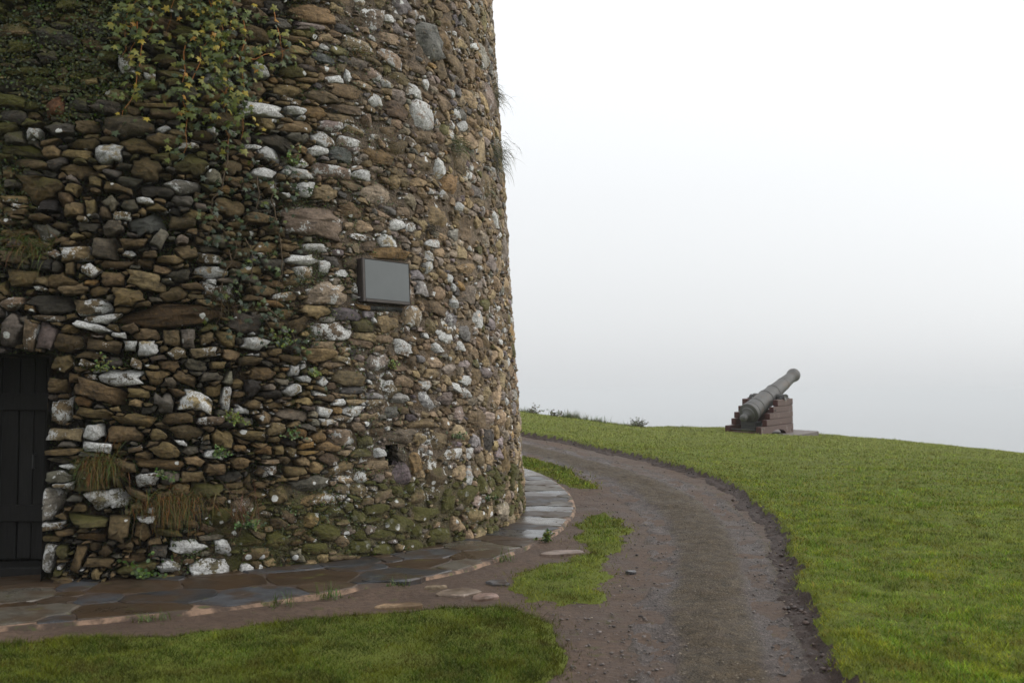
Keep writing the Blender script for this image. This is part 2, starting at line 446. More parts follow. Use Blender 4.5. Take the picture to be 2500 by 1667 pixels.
GR = {
    'big': (seglist((-30, 0, 1), (0, 4.2, .045), (4.2, 12, .12), (12, 18, .3), (18, 46, 3)), seglist((-6, 3, .6), (3, 12, .05), (12, 23, .08), (23, 33, .2), (33, 45, 1))),
    'front': (seglist((-30, -5, .8), (-5, .8, .06)), seglist((-6, 3, .6), (3, 7.8, .05), (7.8, 11.2, .4))),
    'mid': (seglist((-.3, 1.7, .04),), seglist((7.2, 13.4, .05),)),
    'far': (seglist((-.7, 1.7, .04),), seglist((14.6, 18.8, .06),)),
}
for k, (gx, gy) in GR.items():
    X, Y, Q = grid_sheet(gx, gy); sdv = lawn_sd(k, X, Y); Z = lawn_z(k, X, Y, sdv)
    keep = (sdv[Q] > (-.27 if k == 'big' else -.09)).all(1); Q = Q[keep]
    u, inv = np.unique(Q, return_inverse=True); Q = inv.reshape(-1, 4)
    me = mesh('lawn', np.stack([X[u], Y[u], Z[u]], 1), Q, M_turf, True)
    me.materials.append(M_bank)
    cs = sdv[u][Q].mean(1); me.polygons.foreach_set('material_index', (cs < (.02 if k == 'big' else -.03)).astype(np.int32))
    tag(link('lawn', me), kind='structure')

# grass blades: short mown turf, one tapered blade per triangle
def blades(k, n, y0, y1, pw, h0, h1, w0, yfrac):
    u = rng.random(n)
    y = (y0 ** (1 - pw) + u * (y1 ** (1 - pw) - y0 ** (1 - pw))) ** (1 / (1 - pw))
    x = rng.uniform(-1, 1, n) * (.55 * y + 1.7)
    sdv = lawn_sd(k, x, y)
    den = fbm(x, y, 3.5, 41)
    ok = sdv > -.20
    ok &= rng.random(n) < np.where(sdv > -.01, np.clip(.35 + sdv * 8, 0, 1), (.16 if k != 'big' else .05) * np.exp(np.minimum(sdv, 0) / .07)) * np.clip(.45 + den, .3, 1)
    x, y, sdv, den = x[ok], y[ok], sdv[ok], den[ok]; n = len(x)
    z = np.where(sdv > -.02, lawn_z(k, x, y, sdv) - .006, gz(x, y) + .004)
    dist = y / 6
    tuf = 1 + 1.1 * sstep(.66, .80, fbm(x, y, 5.5, 77))
    h = tuf * rng.uniform(h0, h1, n) * (0.35 + .9 * fbm(x, y, 1.6, 61) + .55 * vnoise(x, y, 8, 63)) * (1 + .10 * (dist - 1))
    a = rng.uniform(0, 2 * np.pi, n); lean = rng.uniform(.2, 1.6, n) * h
    wd = w0 * rng.uniform(.7, 1.4, n) * np.maximum(1, dist * .8)
    ca, sa = np.cos(a), np.sin(a); b = a + rng.uniform(-2, 2, n)
    V = np.empty((n, 3, 3))
    V[:, 0] = np.stack([x - ca * wd / 2, y - sa * wd / 2, z], 1)
    V[:, 1] = np.stack([x + ca * wd / 2, y + sa * wd / 2, z], 1)
    V[:, 2] = np.stack([x + np.cos(b) * lean, y + np.sin(b) * lean, z + h], 1)
    g1 = fbm(x, y, .7, 71); g2 = fbm(x, y, 4.5, 81); r = rng.random(n)
    pal = np.array([(.092, .160, .012), (.150, .225, .016), (.205, .235, .020), (.230, .155, .034), (.165, .235, .060)])
    idx = np.where(r < .40, 0, np.where(r < .72, 1, np.where(r < .86, 2, np.where(r < .92, 3, 4))))
    c = pal[idx]
    yb = sstep(.48, .66, g2)[:, None] * .55; c = c * (1 - yb) + np.array((.215, .215, .016)) * yb
    db = sstep(.5, .7, g1)[:, None] * .5; c = c * (1 - db) + np.array((.180, .210, .045)) * db
    edge = (1 - sstep(.02, .22, sdv))[:, None] * .45; c = c * (1 - edge) + np.array((.185, .165, .020)) * edge
    c = c * rng.uniform(.6, 1.3, (n, 1)) * ((.50 + .55 * vnoise(x, y, 6, 65) + .50 * vnoise(x, y, 17, 66)) ** 1.5)[:, None]
    br = sstep(.58, .72, fbm(x, y, 7, 68))[:, None] * .55; c = c * (1 - br) + np.array((.150, .105, .022)) * br
    c = c * {'big': 1.10, 'front': .42, 'mid': .78, 'far': 1.0}[k]  # front lawn colour darkened to stand in for vignette and tower shade
    dr = sstep(13, 26, y)[:, None] * .55; c = c * (1 - dr) + np.array((.330, .345, .115)) * dr       # haze and dew sheen painted into the blade colour, growing with distance
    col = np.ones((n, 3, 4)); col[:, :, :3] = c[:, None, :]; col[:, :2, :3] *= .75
    return V.reshape(-1, 3), col.reshape(-1, 4)
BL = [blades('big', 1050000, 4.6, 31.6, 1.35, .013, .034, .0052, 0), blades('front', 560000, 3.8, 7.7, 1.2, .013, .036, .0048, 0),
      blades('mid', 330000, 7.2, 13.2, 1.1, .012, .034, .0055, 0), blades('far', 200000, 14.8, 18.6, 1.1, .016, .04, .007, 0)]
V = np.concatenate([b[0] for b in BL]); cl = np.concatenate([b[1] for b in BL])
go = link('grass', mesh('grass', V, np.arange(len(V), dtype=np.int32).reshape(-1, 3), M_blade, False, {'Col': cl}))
tag(go, 'short damp green turf growing beside the curving path', 'grass', kind='stuff')

# path: a worn gravel track curving round the tower
PR = np.array([(1.72, -6), (1.72, 3), (1.78, 5.35), (1.80, 5.61), (1.94, 6.45), (2.20, 7.78), (2.6, 9.58), (2.98, 11.65), (3.14, 13.49), (3.16, 15.03), (2.8, 16.6), (2.35, 17.93), (1.6, 19.21), (0.85, 20.46), (0.13, 21.3), (-3, 21.9), (-8, 21.5), (-12.4, 18), (-13.2, 13)])
PL = np.array([(.35, -6), (.40, 3), (0.5, 5.35), (0.52, 5.61), (0.66, 6.79), (0.86, 7.78), (1.12, 9.34), (1.40, 11.31), (1.50, 13.75), (1.33, 15.17), (0.87, 16.59), (0.12, 18.3), (-3, 20), (-7.5, 19.6), (-11, 17), (-11.9, 13)])
def resample(P, n):
    d = np.r_[0, np.cumsum(np.hypot(*np.diff(P, axis=0).T))]; s = np.linspace(0, 1, n) * d[-1]
    q = np.stack([np.interp(s, d, P[:, 0]), np.interp(s, d, P[:, 1])], 1)
    k = np.ones(9) / 9
    pad = np.pad(q, ((4, 4), (0, 0)), mode='edge')
    return np.stack([np.convolve(pad[:, i], k, 'valid') for i in (0, 1)], 1)
nl, nw = 520, 44
A, B = resample(PL, nl), resample(PR, nl)
f = np.linspace(0, 1, nw)
wob = (fbm(A[:, 0], A[:, 1], 1.4, 91) - .5) * .35
PX = A[:, None, 0] * (1 - f) + B[:, None, 0] * f + (wob[:, None] * (1 - f) ** 3)
PY = A[:, None, 1] * (1 - f) + B[:, None, 1] * f
rut = np.exp(-((f - .17) / .13) ** 2) + np.exp(-((f - .80) / .13) ** 2)
PZ = gz(PX, PY) + .034 - .035 * rut[None, :] + (fbm(PX, PY, 4, 95) - .5) * .05 + (fbm(PX, PY, 14, 96) - .5) * .03
PZ -= .06 * np.clip((np.abs(f - .5) - .40) / .1, 0, 1)[None, :]
i = np.arange(nl * nw).reshape(nl, nw)
Q = np.stack([i[:-1, :-1], i[:-1, 1:], i[1:, 1:], i[1:, :-1]], -1).reshape(-1, 4)
aux = np.zeros((nl * nw, 4)); aux[:, 0] = np.clip(np.tile(rut, nl), 0, 1)
tag(link('path', mesh('path', np.stack([PX.ravel(), PY.ravel(), PZ.ravel()], 1), Q, M_path, True, {'Aux': aux})), kind='structure')

# loose stones lying in the path and mud, and clods along the cut edge of the turf
ico_v, ico_f = None, None
import bmesh
bm = bmesh.new(); bmesh.ops.create_icosphere(bm, subdivisions=1, radius=1)
bm.verts.index_update()
ico_v = np.array([v.co[:] for v in bm.verts]); ico_f = np.array([[v.index for v in f_.verts] for f_ in bm.faces]); bm.free()
def pebbles(name, x, y, z, r, cols, mat, flat=.55, label='', cat=''):
    n = len(x); nv = len(ico_v)
    sc3 = np.stack([rng.uniform(.7, 1.4, n), rng.uniform(.7, 1.4, n), rng.uniform(.6, 1.1, n) * flat], 1) * r[:, None]
    P = ico_v[None] * rng.uniform(.78, 1.18, (n, nv, 1)) * sc3[:, None, :]
    a = rng.uniform(0, 6.28, n); ca, sa = np.cos(a)[:, None], np.sin(a)[:, None]
    P = np.stack([P[..., 0] * ca - P[..., 1] * sa + x[:, None], P[..., 0] * sa + P[..., 1] * ca + y[:, None], P[..., 2] + z[:, None]], -1)
    Fc = (ico_f[None] + (np.arange(n) * nv)[:, None, None]).reshape(-1, 3)
    c = np.ones((n, nv, 4)); c[..., :3] = cols[:, None, :]
    o = link(name, mesh(name, P.reshape(-1, 3), Fc, mat, True, {'Col': c.reshape(-1, 4)}))
    return tag(o, label, cat, kind='stuff')
t = NT('pebble'); M_peb = t.fin(t.scale(t.attr('Col').outputs['Color'], t.rng(t.noise(60, 4), .3, .7, .6, 1.4)), .55, t.bump(t.noise(80, 4), .5, .01), .4)
n = 6500
u = rng.random(n); y = 4.8 * (22 / 4.8) ** u
ii = np.clip(np.searchsorted(A[:130, 1], y), 1, nl - 2)
fr = np.clip(rng.beta(1.1, 1.1, n), 0, 1) * 1.04 - .02
xl = np.interp(y, PL[:12, 1], PL[:12, 0]); xr = np.interp(y, PR[:13, 1], PR[:13, 0])
x = xl - .45 + (xr - xl + .5) * fr
ok = (lawn_sd('big', x, y) < .0) & (lawn_sd('mid', x, y) < -.03) & (lawn_sd('front', x, y) < -.03)
x, y = x[ok], y[ok]; n = len(x)
r = .003 + .012 * rng.random(n) ** 5
cc = np.array([(.085, .068, .058), (.13, .11, .10), (.25, .20, .15), (.04, .033, .030)])[rng.choice(4, n, p=[.5, .3, .05, .15])]
pebbles('gravel', x, y, gz(x, y) + .014, r, cc, M_peb, .6, 'scattered small gravel and pale chips on the worn path', 'gravel')
n = 700
u = rng.random(n); y = 4.8 * (21.5 / 4.8) ** u
xe = np.interp(y, [p[1] for p in LAWN_E[1:19]], [p[0] for p in LAWN_E[1:19]])
x = xe - .02 + rng.normal(0, .06, n)
sdv = lawn_sd('big', x, y); ok = (sdv < .05) & (sdv > -.22); x, y = x[ok], y[ok]; n = len(x)
r = .006 + .022 * rng.random(n) ** 3
cc = np.array([(.022, .015, .012), (.050, .033, .027), (.075, .05, .04)])[rng.choice(3, n)]
pebbles('soil_clods', x, y, gz(x, y) + .012 + .03 * rng.random(n), r, cc, M_peb, .8, 'dark earth clods along the cut turf edge of the path', 'soil')

# ------------------------------------------------------------------ the round tower
TC = (-4.9, 13.3); HT = 9.2
def Rz(z): return 5.075 - .066 * np.asarray(z, float)
tower = empty('stone_tower', (TC[0], TC[1], 0)); tag(tower, 'round rubble stone tower with white lichen, ivy and a dark doorway', 'tower')
def T(s, z, d=0.0):
    """wall coordinates (arc metres, height, distance proud of the face) -> position relative to the tower base"""
    th = np.asarray(s, float) / 5.0; R = Rz(z) + d
    return np.stack([R * np.sin(th), -R * np.cos(th), np.broadcast_to(np.asarray(z, float), np.shape(R))], -1)
def rec(s, z):
    s = np.asarray(s, float); z = np.asarray(z, float)
    lo = 1 - sstep(2.5, 3.9, s + (vnoise(s, z, .8, 7) - .5) * 1.2 + .25 * (z - 3) * 0)
    base = sstep(.55, .95, z + (s < 2.0) * 1.0)        # foot of the wall is pointed flush except near the door
    return .026 + .110 * lo * base
DOOR = (-.12, .985, -.2, 1.93); PLQ = (3.80, 4.47, 2.47, 2.955); HOLE = (4.10, 4.265, .87, 1.09)
HAND = "0.63,4.64,0.099,0.075,0,m 0.67,4.49,0.120,0.025,0,g 0.77,4.87,0.047,0.044,0,p 0.98,4.41,0.073,0.077,0,t 0.95,4.08,0.079,0.080,7,r 1.15,4.12,0.096,0.071,6,d 1.39,4.12,0.128,0.065,-1,p 1.57,3.97,0.214,0.107,5,K 0.58,4.13,0.121,0.055,-1,m 1.24,4.33,0.077,0.030,8,t 1.47,4.24,0.104,0.061,5,t 0.78,3.85,0.061,0.050,0,W 1.41,3.71,0.128,0.091,14,X 1.74,3.59,0.129,0.120,3,B 1.14,3.68,0.134,0.045,-5,t 1.55,4.53,0.077,0.103,0,w 1.73,4.34,0.117,0.041,5,m 1.74,4.28,0.102,0.036,6,d 1.72,4.52,0.087,0.041,7,t 1.76,4.44,0.055,0.036,1,W 1.61,4.46,0.036,0.020,-10,W 2.06,4.31,0.114,0.083,5,d 1.90,4.62,0.104,0.062,6,b 2.40,4.64,0.144,0.064,6,b 2.67,4.80,0.100,0.086,13,t 2.39,4.50,0.139,0.079,-6,W 2.66,4.39,0.083,0.038,7,t 1.89,3.97,0.056,0.035,38,W 2.34,3.97,0.070,0.058,7,W 1.23,3.94,0.116,0.066,4,t 0.91,3.79,0.085,0.025,22,t 2.52,3.68,0.090,0.074,5,B 2.28,3.95,0.174,0.047,6,b 1.02,3.90,0.120,0.055,4,d 1.16,4.03,0.111,0.030,0,d 2.12,3.84,0.093,0.031,10,w 1.34,4.28,0.056,0.020,0,t 1.81,4.17,0.179,0.021,6,t 5.00,5.46,0.283,0.274,31,O 2.79,4.26,0.246,0.075,6,W 3.15,4.31,0.102,0.044,0,W 3.90,5.14,0.203,0.080,-5,w 4.35,5.13,0.194,0.104,-10,w 4.36,5.53,0.085,0.042,17,W 3.59,4.70,0.097,0.040,13,W 3.76,4.78,0.027,0.065,0,W 4.12,4.87,0.102,0.079,-17,w 4.14,4.59,0.097,0.071,12,W 4.74,4.84,0.133,0.083,-1,W 4.84,4.59,0.251,0.171,13,W 2.99,5.14,0.120,0.061,12,g 2.96,5.30,0.101,0.072,15,d 3.36,5.34,0.263,0.121,10,b 4.12,5.48,0.206,0.138,14,w 4.56,5.73,0.137,0.098,16,g 3.49,4.90,0.153,0.049,-4,D 3.51,4.78,0.110,0.034,11,t 3.75,5.26,0.122,0.046,12,g 4.33,5.31,0.157,0.061,-7,t 3.47,4.08,0.131,0.073,-7,w 3.40,3.95,0.111,0.050,8,W 3.67,3.95,0.159,0.074,-4,D 2.81,3.65,0.117,0.054,7,W 3.53,3.77,0.212,0.073,4,w 3.92,3.78,0.108,0.064,-5,W 5.14,4.07,0.124,0.117,11,W 5.68,5.35,0.271,0.133,16,b 5.39,5.98,0.244,0.078,19,b 4.01,4.34,0.099,0.098,10,b 2.80,4.64,0.065,0.076,10,W 6.09,5.46,0.188,0.160,9,b 5.43,4.62,0.080,0.058,13,w 5.73,4.67,0.113,0.060,14,W 5.52,5.01,0.078,0.067,21,W 6.16,5.74,0.113,0.041,18,W 3.33,5.18,0.160,0.039,5,p 3.77,4.62,0.222,0.077,2,b 4.81,5.11,0.172,0.084,2,t 4.49,4.91,0.171,0.072,8,t 4.37,4.56,0.189,0.097,-3,b 5.32,4.85,0.160,0.114,19,b 3.12,4.69,0.124,0.072,10,m 3.74,4.42,0.208,0.045,2,b 4.88,4.35,0.176,0.074,11,b 4.41,4.14,0.138,0.090,10,b 3.15,5.02,0.167,0.039,8,b 2.09,3.46,0.159,0.077,5,G 2.34,3.57,0.079,0.075,5,g 1.45,3.26,0.056,0.064,43,g 1.61,3.25,0.064,0.056,0,d 1.40,3.18,0.050,0.050,0,w 1.55,3.15,0.081,0.043,-6,w 1.47,3.04,0.102,0.060,24,p 1.77,3.09,0.156,0.102,25,D 2.06,3.12,0.115,0.062,3,t 2.48,3.30,0.160,0.095,9,B 2.71,3.43,0.096,0.045,8,d 1.15,3.19,0.080,0.060,0,t 1.28,3.21,0.042,0.080,8,t 1.41,2.86,0.110,0.095,3,p 1.18,2.80,0.137,0.065,7,w 1.61,2.82,0.059,0.030,0,W 1.87,2.97,0.053,0.094,-31,g 2.06,2.97,0.061,0.046,5,p 2.10,2.87,0.095,0.066,-2,t 2.39,2.98,0.069,0.062,4,g 2.32,2.81,0.121,0.049,-8,w 1.96,2.78,0.110,0.041,0,t 1.79,2.82,0.063,0.040,0,b 1.29,2.66,0.071,0.060,3,w 1.13,2.67,0.037,0.054,6,t 1.02,2.68,0.046,0.054,5,d 1.89,2.69,0.083,0.038,-13,t 1.75,2.59,0.150,0.079,-4,t 0.74,2.59,0.134,0.078,0,t 0.64,2.76,0.117,0.059,2,t 1.49,2.59,0.100,0.060,2,b 1.37,2.48,0.084,0.045,2,b 2.04,2.65,0.095,0.056,18,g 1.61,2.43,0.132,0.080,3,b 1.33,2.35,0.156,0.074,2,w 0.98,2.36,0.207,0.093,1,d 2.00,2.29,0.480,0.096,6,L 0.81,2.33,0.064,0.033,-5,o 0.66,2.36,0.108,0.051,15,w 0.98,2.24,0.133,0.029,-2,w 0.67,2.12,0.088,0.138,-22,p 0.83,2.09,0.049,0.132,-10,w 0.96,2.09,0.074,0.122,-4,p 1.13,2.03,0.119,0.078,1,t 1.42,2.01,0.155,0.054,-5,t 1.32,2.17,0.150,0.034,-10,w 1.54,2.10,0.063,0.025,-3,W 1.98,2.09,0.078,0.076,1,t 2.13,2.08,0.065,0.086,2,g 2.29,2.09,0.067,0.056,17,t 2.46,2.09,0.077,0.079,1,t 2.73,2.06,0.125,0.059,6,W 1.64,2.01,0.053,0.045,0,W 1.79,1.99,0.086,0.075,1,W 0.90,2.70,0.090,0.049,3,d 2.50,2.77,0.110,0.042,4,b 1.06,3.28,0.065,0.060,0,b 1.64,2.91,0.102,0.040,3,b 0.85,3.11,0.090,0.039,-2,b 1.05,3.04,0.075,0.030,-10,b 1.27,3.04,0.084,0.040,4,d 0.93,3.22,0.080,0.059,0,d 0.63,3.27,0.116,0.035,0,t 1.50,2.72,0.141,0.035,0,b 1.93,2.59,0.064,0.030,3,d 2.48,3.05,0.051,0.031,6,t 1.73,2.38,0.082,0.030,2,b 1.12,3.38,0.060,0.057,0,t 1.31,3.45,0.060,0.050,0,t 1.50,3.40,0.116,0.040,-9,b 3.25,3.55,0.108,0.077,7,W 3.46,3.54,0.158,0.084,7,t 3.30,3.25,0.397,0.188,1,Q 4.14,3.61,0.315,0.111,8,Q 5.40,3.92,0.233,0.156,10,o 3.78,3.66,0.135,0.056,1,b 3.78,3.41,0.181,0.085,4,b 4.37,3.34,0.138,0.069,21,W 4.55,3.34,0.085,0.072,8,w 4.23,3.15,0.125,0.070,7,W 4.91,3.20,0.124,0.049,7,W 4.86,3.06,0.086,0.064,6,W 4.85,2.94,0.087,0.059,18,W 3.35,2.99,0.138,0.041,10,W 3.19,2.86,0.147,0.054,1,W 3.25,2.74,0.133,0.076,13,w 3.43,2.81,0.060,0.066,4,W 3.63,2.76,0.084,0.042,9,W 3.44,2.55,0.272,0.118,9,w 3.00,2.50,0.135,0.048,10,w 3.67,2.37,0.193,0.067,-1,S 4.18,2.46,0.231,0.040,-2,D 3.87,2.45,0.082,0.034,1,o 3.95,2.38,0.082,0.034,4,g 3.47,2.19,0.253,0.099,5,w 3.87,2.26,0.138,0.067,-5,m 4.20,2.29,0.188,0.097,3,t 4.55,2.39,0.163,0.128,13,w 3.32,2.38,0.161,0.075,3,t 4.65,2.84,0.117,0.060,6,g 4.72,2.70,0.128,0.085,5,g 5.01,2.68,0.129,0.094,-2,t 5.29,2.77,0.048,0.049,4,W 5.24,2.86,0.077,0.059,16,W 5.29,2.59,0.080,0.082,4,W 4.74,2.20,0.049,0.029,-13,W 4.91,2.09,0.095,0.063,-6,W 5.08,2.20,0.119,0.059,-11,W 5.39,2.12,0.072,0.060,-1,W 5.09,3.52,0.288,0.194,11,b 5.52,3.70,0.083,0.049,-1,W 4.22,3.02,0.308,0.058,6,o 3.72,3.24,0.075,0.040,4,t 4.49,3.49,0.132,0.054,8,t 3.95,3.06,0.103,0.061,-3,t 2.90,2.79,0.125,0.064,4,d 3.77,2.88,0.107,0.079,5,b 2.81,2.54,0.150,0.048,-2,t 2.85,2.43,0.118,0.032,-2,o 2.91,2.22,0.084,0.036,2,t 4.57,2.91,0.084,0.030,6,t 3.79,2.63,0.061,0.062,3,w 3.81,2.54,0.077,0.045,5,g 3.11,2.23,0.109,0.068,29,b 4.91,2.51,0.203,0.081,-2,b 5.63,3.02,0.300,0.093,4,b 3.88,2.15,0.143,0.056,-2,t 4.11,2.14,0.133,0.046,2,b 4.35,2.06,0.155,0.082,-11,w 3.41,2.05,0.127,0.049,1,t 3.84,2.09,0.142,0.045,-2,b 2.03,1.95,0.078,0.057,1,w 2.26,1.96,0.118,0.051,6,w 2.19,1.85,0.108,0.056,-12,g 2.38,1.85,0.062,0.038,-4,t 2.50,1.94,0.091,0.054,-14,t 1.09,1.85,0.089,0.073,1,t 1.07,1.66,0.083,0.068,0,b 1.09,1.44,0.088,0.112,0,w 1.13,1.25,0.145,0.053,-1,w 1.12,1.11,0.158,0.029,3,t 1.08,0.90,0.138,0.053,4,G 1.02,0.66,0.108,0.147,-18,G 1.37,1.27,0.076,0.068,10,W 1.39,1.14,0.109,0.046,-6,W 1.40,1.80,0.073,0.020,11,W 1.56,1.74,0.196,0.079,0,w 1.43,1.60,0.222,0.082,-19,b 1.71,1.60,0.098,0.045,5,t 1.92,1.53,0.086,0.100,-5,g 2.20,1.53,0.145,0.101,-15,W 2.46,1.55,0.046,0.123,-11,W 2.60,1.45,0.068,0.041,-5,W 1.88,1.73,0.102,0.080,1,b 1.95,1.70,0.075,0.056,-11,p 2.10,1.73,0.094,0.050,-20,t 2.33,1.75,0.098,0.046,0,g 2.34,1.62,0.071,0.066,0,t 1.37,1.43,0.143,0.049,-6,b 1.69,1.37,0.159,0.054,-6,b 2.04,1.38,0.128,0.055,0,b 2.32,1.36,0.117,0.046,-1,w 1.62,1.25,0.138,0.069,-6,b 1.90,1.25,0.089,0.060,20,t 2.14,1.25,0.134,0.075,-9,t 2.43,1.20,0.091,0.077,-2,t 2.31,1.29,0.057,0.030,-16,t 2.68,1.22,0.150,0.049,-6,t 2.77,1.10,0.081,0.052,-1,o 2.63,1.34,0.085,0.041,10,g 1.55,1.14,0.037,0.032,0,o 1.70,1.12,0.064,0.025,9,w 1.95,1.11,0.125,0.070,-7,t 2.15,1.10,0.073,0.038,7,g 2.36,1.06,0.102,0.047,-9,W 2.18,1.01,0.083,0.040,-10,t 1.90,0.99,0.198,0.045,-7,b 1.61,0.98,0.107,0.049,-17,t 2.37,0.93,0.088,0.053,-2,b 1.80,0.86,0.101,0.069,9,w 1.55,0.86,0.033,0.051,0,b 1.51,0.70,0.175,0.093,1,X 2.17,0.87,0.100,0.050,-3,b 2.29,0.75,0.165,0.076,-2,m 2.42,0.50,0.052,0.040,-5,W 2.02,0.53,0.094,0.060,-3,t 2.79,0.89,0.068,0.047,-2,w 1.95,0.72,0.073,0.041,-5,b 1.27,1.53,0.072,0.053,-22,o 2.57,1.11,0.067,0.036,-2,o 2.57,0.98,0.076,0.062,-2,b 2.66,1.50,0.109,0.057,0,b 2.79,1.38,0.059,0.067,28,t 1.19,1.73,0.048,0.044,0,b 1.69,1.86,0.053,0.040,-21,w 1.28,1.85,0.063,0.037,-30,t 2.66,1.89,0.110,0.047,1,t 3.10,1.82,0.058,0.059,1,W 3.07,1.63,0.096,0.057,22,W 3.20,1.73,0.063,0.032,-9,W 3.39,1.71,0.055,0.041,36,W 3.38,1.58,0.097,0.026,-17,W 3.56,1.51,0.076,0.035,-5,W 3.40,1.42,0.088,0.048,-9,W 3.69,1.74,0.192,0.077,-3,B 4.03,1.88,0.144,0.105,1,Q 3.36,1.98,0.148,0.081,19,b 3.59,1.92,0.107,0.039,-3,t 4.38,1.73,0.135,0.076,-3,t 4.15,1.64,0.090,0.097,23,w 4.30,1.55,0.127,0.056,-10,G 4.67,1.51,0.176,0.126,0,G 3.99,1.50,0.109,0.045,4,w 5.44,1.61,0.149,0.068,0,W 5.43,1.74,0.111,0.057,1,W 5.23,1.67,0.072,0.048,-8,W 5.42,0.72,0.088,0.120,-22,W 3.60,1.36,0.095,0.030,-13,w 3.61,1.18,0.123,0.088,-1,w 2.93,1.27,0.100,0.068,-6,t 3.14,1.24,0.066,0.045,-6,o 2.88,1.18,0.056,0.034,-2,t 2.77,1.11,0.079,0.052,-1,t 2.93,1.08,0.051,0.045,-2,t 3.21,1.12,0.066,0.032,8,o 3.23,1.05,0.111,0.019,0,o 3.22,1.28,0.077,0.032,-9,g 3.17,0.97,0.066,0.048,-2,t 3.10,0.88,0.113,0.048,-3,t 2.84,0.90,0.088,0.047,-2,w 2.85,0.98,0.093,0.023,0,w 4.00,1.02,0.068,0.047,-2,W 3.99,0.89,0.177,0.051,1,b 2.94,0.68,0.116,0.089,-8,t 3.33,1.18,0.079,0.059,-1,b 3.79,1.03,0.126,0.044,5,m 4.14,1.06,0.045,0.064,-2,t 4.51,0.93,0.096,0.128,-3,o 4.54,1.15,0.163,0.071,-2,t 4.32,1.17,0.276,0.077,-6,Q 4.64,1.29,0.244,0.053,-1,b 5.14,0.95,0.189,0.068,-3,w 3.73,1.63,0.139,0.039,0,d 4.47,1.35,0.085,0.041,-1,p 3.42,1.56,0.119,0.038,-9,b 3.50,1.87,0.162,0.033,10,t 2.80,1.78,0.139,0.068,1,b 4.19,1.41,0.106,0.055,-1,g 6.00,1.84,0.185,0.061,1,p 4.84,1.81,0.157,0.061,1,b 1.04,0.24,0.048,0.129,-10,G 1.15,0.28,0.043,0.062,17,m 1.27,0.22,0.044,0.110,-16,t 1.44,0.18,0.127,0.043,-3,t 1.58,0.45,0.086,0.107,-8,t 1.37,0.52,0.153,0.044,-2,m 1.37,0.40,0.126,0.036,-13,o 1.77,0.42,0.064,0.088,11,t 2.01,0.50,0.092,0.074,-5,m 2.13,0.27,0.140,0.074,-7,X 2.43,0.25,0.073,0.076,1,X 1.99,0.11,0.116,0.058,-8,X 2.34,0.06,0.210,0.109,-5,Y 2.42,0.51,0.120,0.100,-19,m 2.66,0.06,0.097,0.051,-4,w 2.74,0.17,0.125,0.072,-5,t 2.73,0.32,0.093,0.067,-3,t 1.42,0.09,0.041,0.048,-16,t 1.48,0.28,0.050,0.048,0,b 1.90,0.25,0.072,0.049,0,d 2.94,0.43,0.098,0.068,-5,t 3.10,0.12,0.058,0.072,14,g 2.72,0.07,0.102,0.056,-2,t 2.83,0.08,0.087,0.041,-7,t 3.05,0.00,0.068,0.053,-5,t 2.69,0.30,0.157,0.082,-5,m 2.88,0.27,0.135,0.078,-4,m 3.39,0.31,0.158,0.083,-9,m 3.01,0.47,0.094,0.063,-5,t 3.23,0.43,0.093,0.074,-5,b 3.95,0.47,0.165,0.061,-8,m 4.25,0.31,0.231,0.096,-13,m 3.74,0.39,0.079,0.080,-3,m 4.59,0.37,0.211,0.082,-9,m 4.83,0.13,0.172,0.094,-13,m 3.55,0.21,0.084,0.058,-14,b 4.03,0.22,0.170,0.062,-6,m 5.52,0.25,0.227,0.100,-6,t 5.12,0.21,0.118,0.079,-6,t 3.27,0.17,0.135,0.058,-4,m 3.53,0.06,0.154,0.038,-6,b 3.77,0.14,0.138,0.066,-6,m 4.03,0.09,0.142,0.055,-10,m 4.44,0.07,0.161,0.058,-7,m"
CLS = {'t': ((.20, .150, .090), .42, .15, .2), 'b': ((.140, .100, .058), .40, .2, .2), 'g': ((.165, .155, .140), .45, .08, .2), 'd': ((.075, .068, .062), .06, .15, .1),
       'p': ((.150, .125, .120), .12, .05, .2), 'm': ((.110, .096, .045), .35, .5, .25), 'o': ((.21, .135, .062), .20, .1, .2), 'r': ((.19, .10, .055), .05, .1, .2),
       'W': ((.26, .21, .15), .90, .0, .4), 'w': ((.19, .145, .10), .72, .05, .3), 'G': ((.22, .21, .195), .70, .0, .3), 'X': ((.22, .20, .17), .84, .05, .3),
       'Y': ((.20, .175, .125), .74, .05, .3), 'B': ((.150, .115, .066), .10, .25, .6), 'Q': ((.185, .150, .118), .55, .08, .3), 'D': ((.085, .087, .090), .25, .05, .1),
       'K': ((.085, .074, .048), .03, .2, 1.0), 'O': ((.20, .195, .19), .08, .0, .3), 'S': ((.165, .150, .150), .05, .0, .3), 'L': ((.120, .078, .042), .10, .1, .3)}
st = []           # s, z, a, b, rot, class, priority
for e in HAND.split():
    q = e.split(','); st.append((float(q[0]), float(q[1]), float(q[2]), float(q[3]), math.radians(float(q[4])), q[5], 1))
nh = len(st)
def inrect(s, z, R, m=0.0):
    return (s > R[0] - m) & (s < R[1] + m) & (z > R[2] - m) & (z < R[3] + m)
S = np.zeros((12000, 4)); S[:nh] = [q[:4] for q in st]; ns = nh
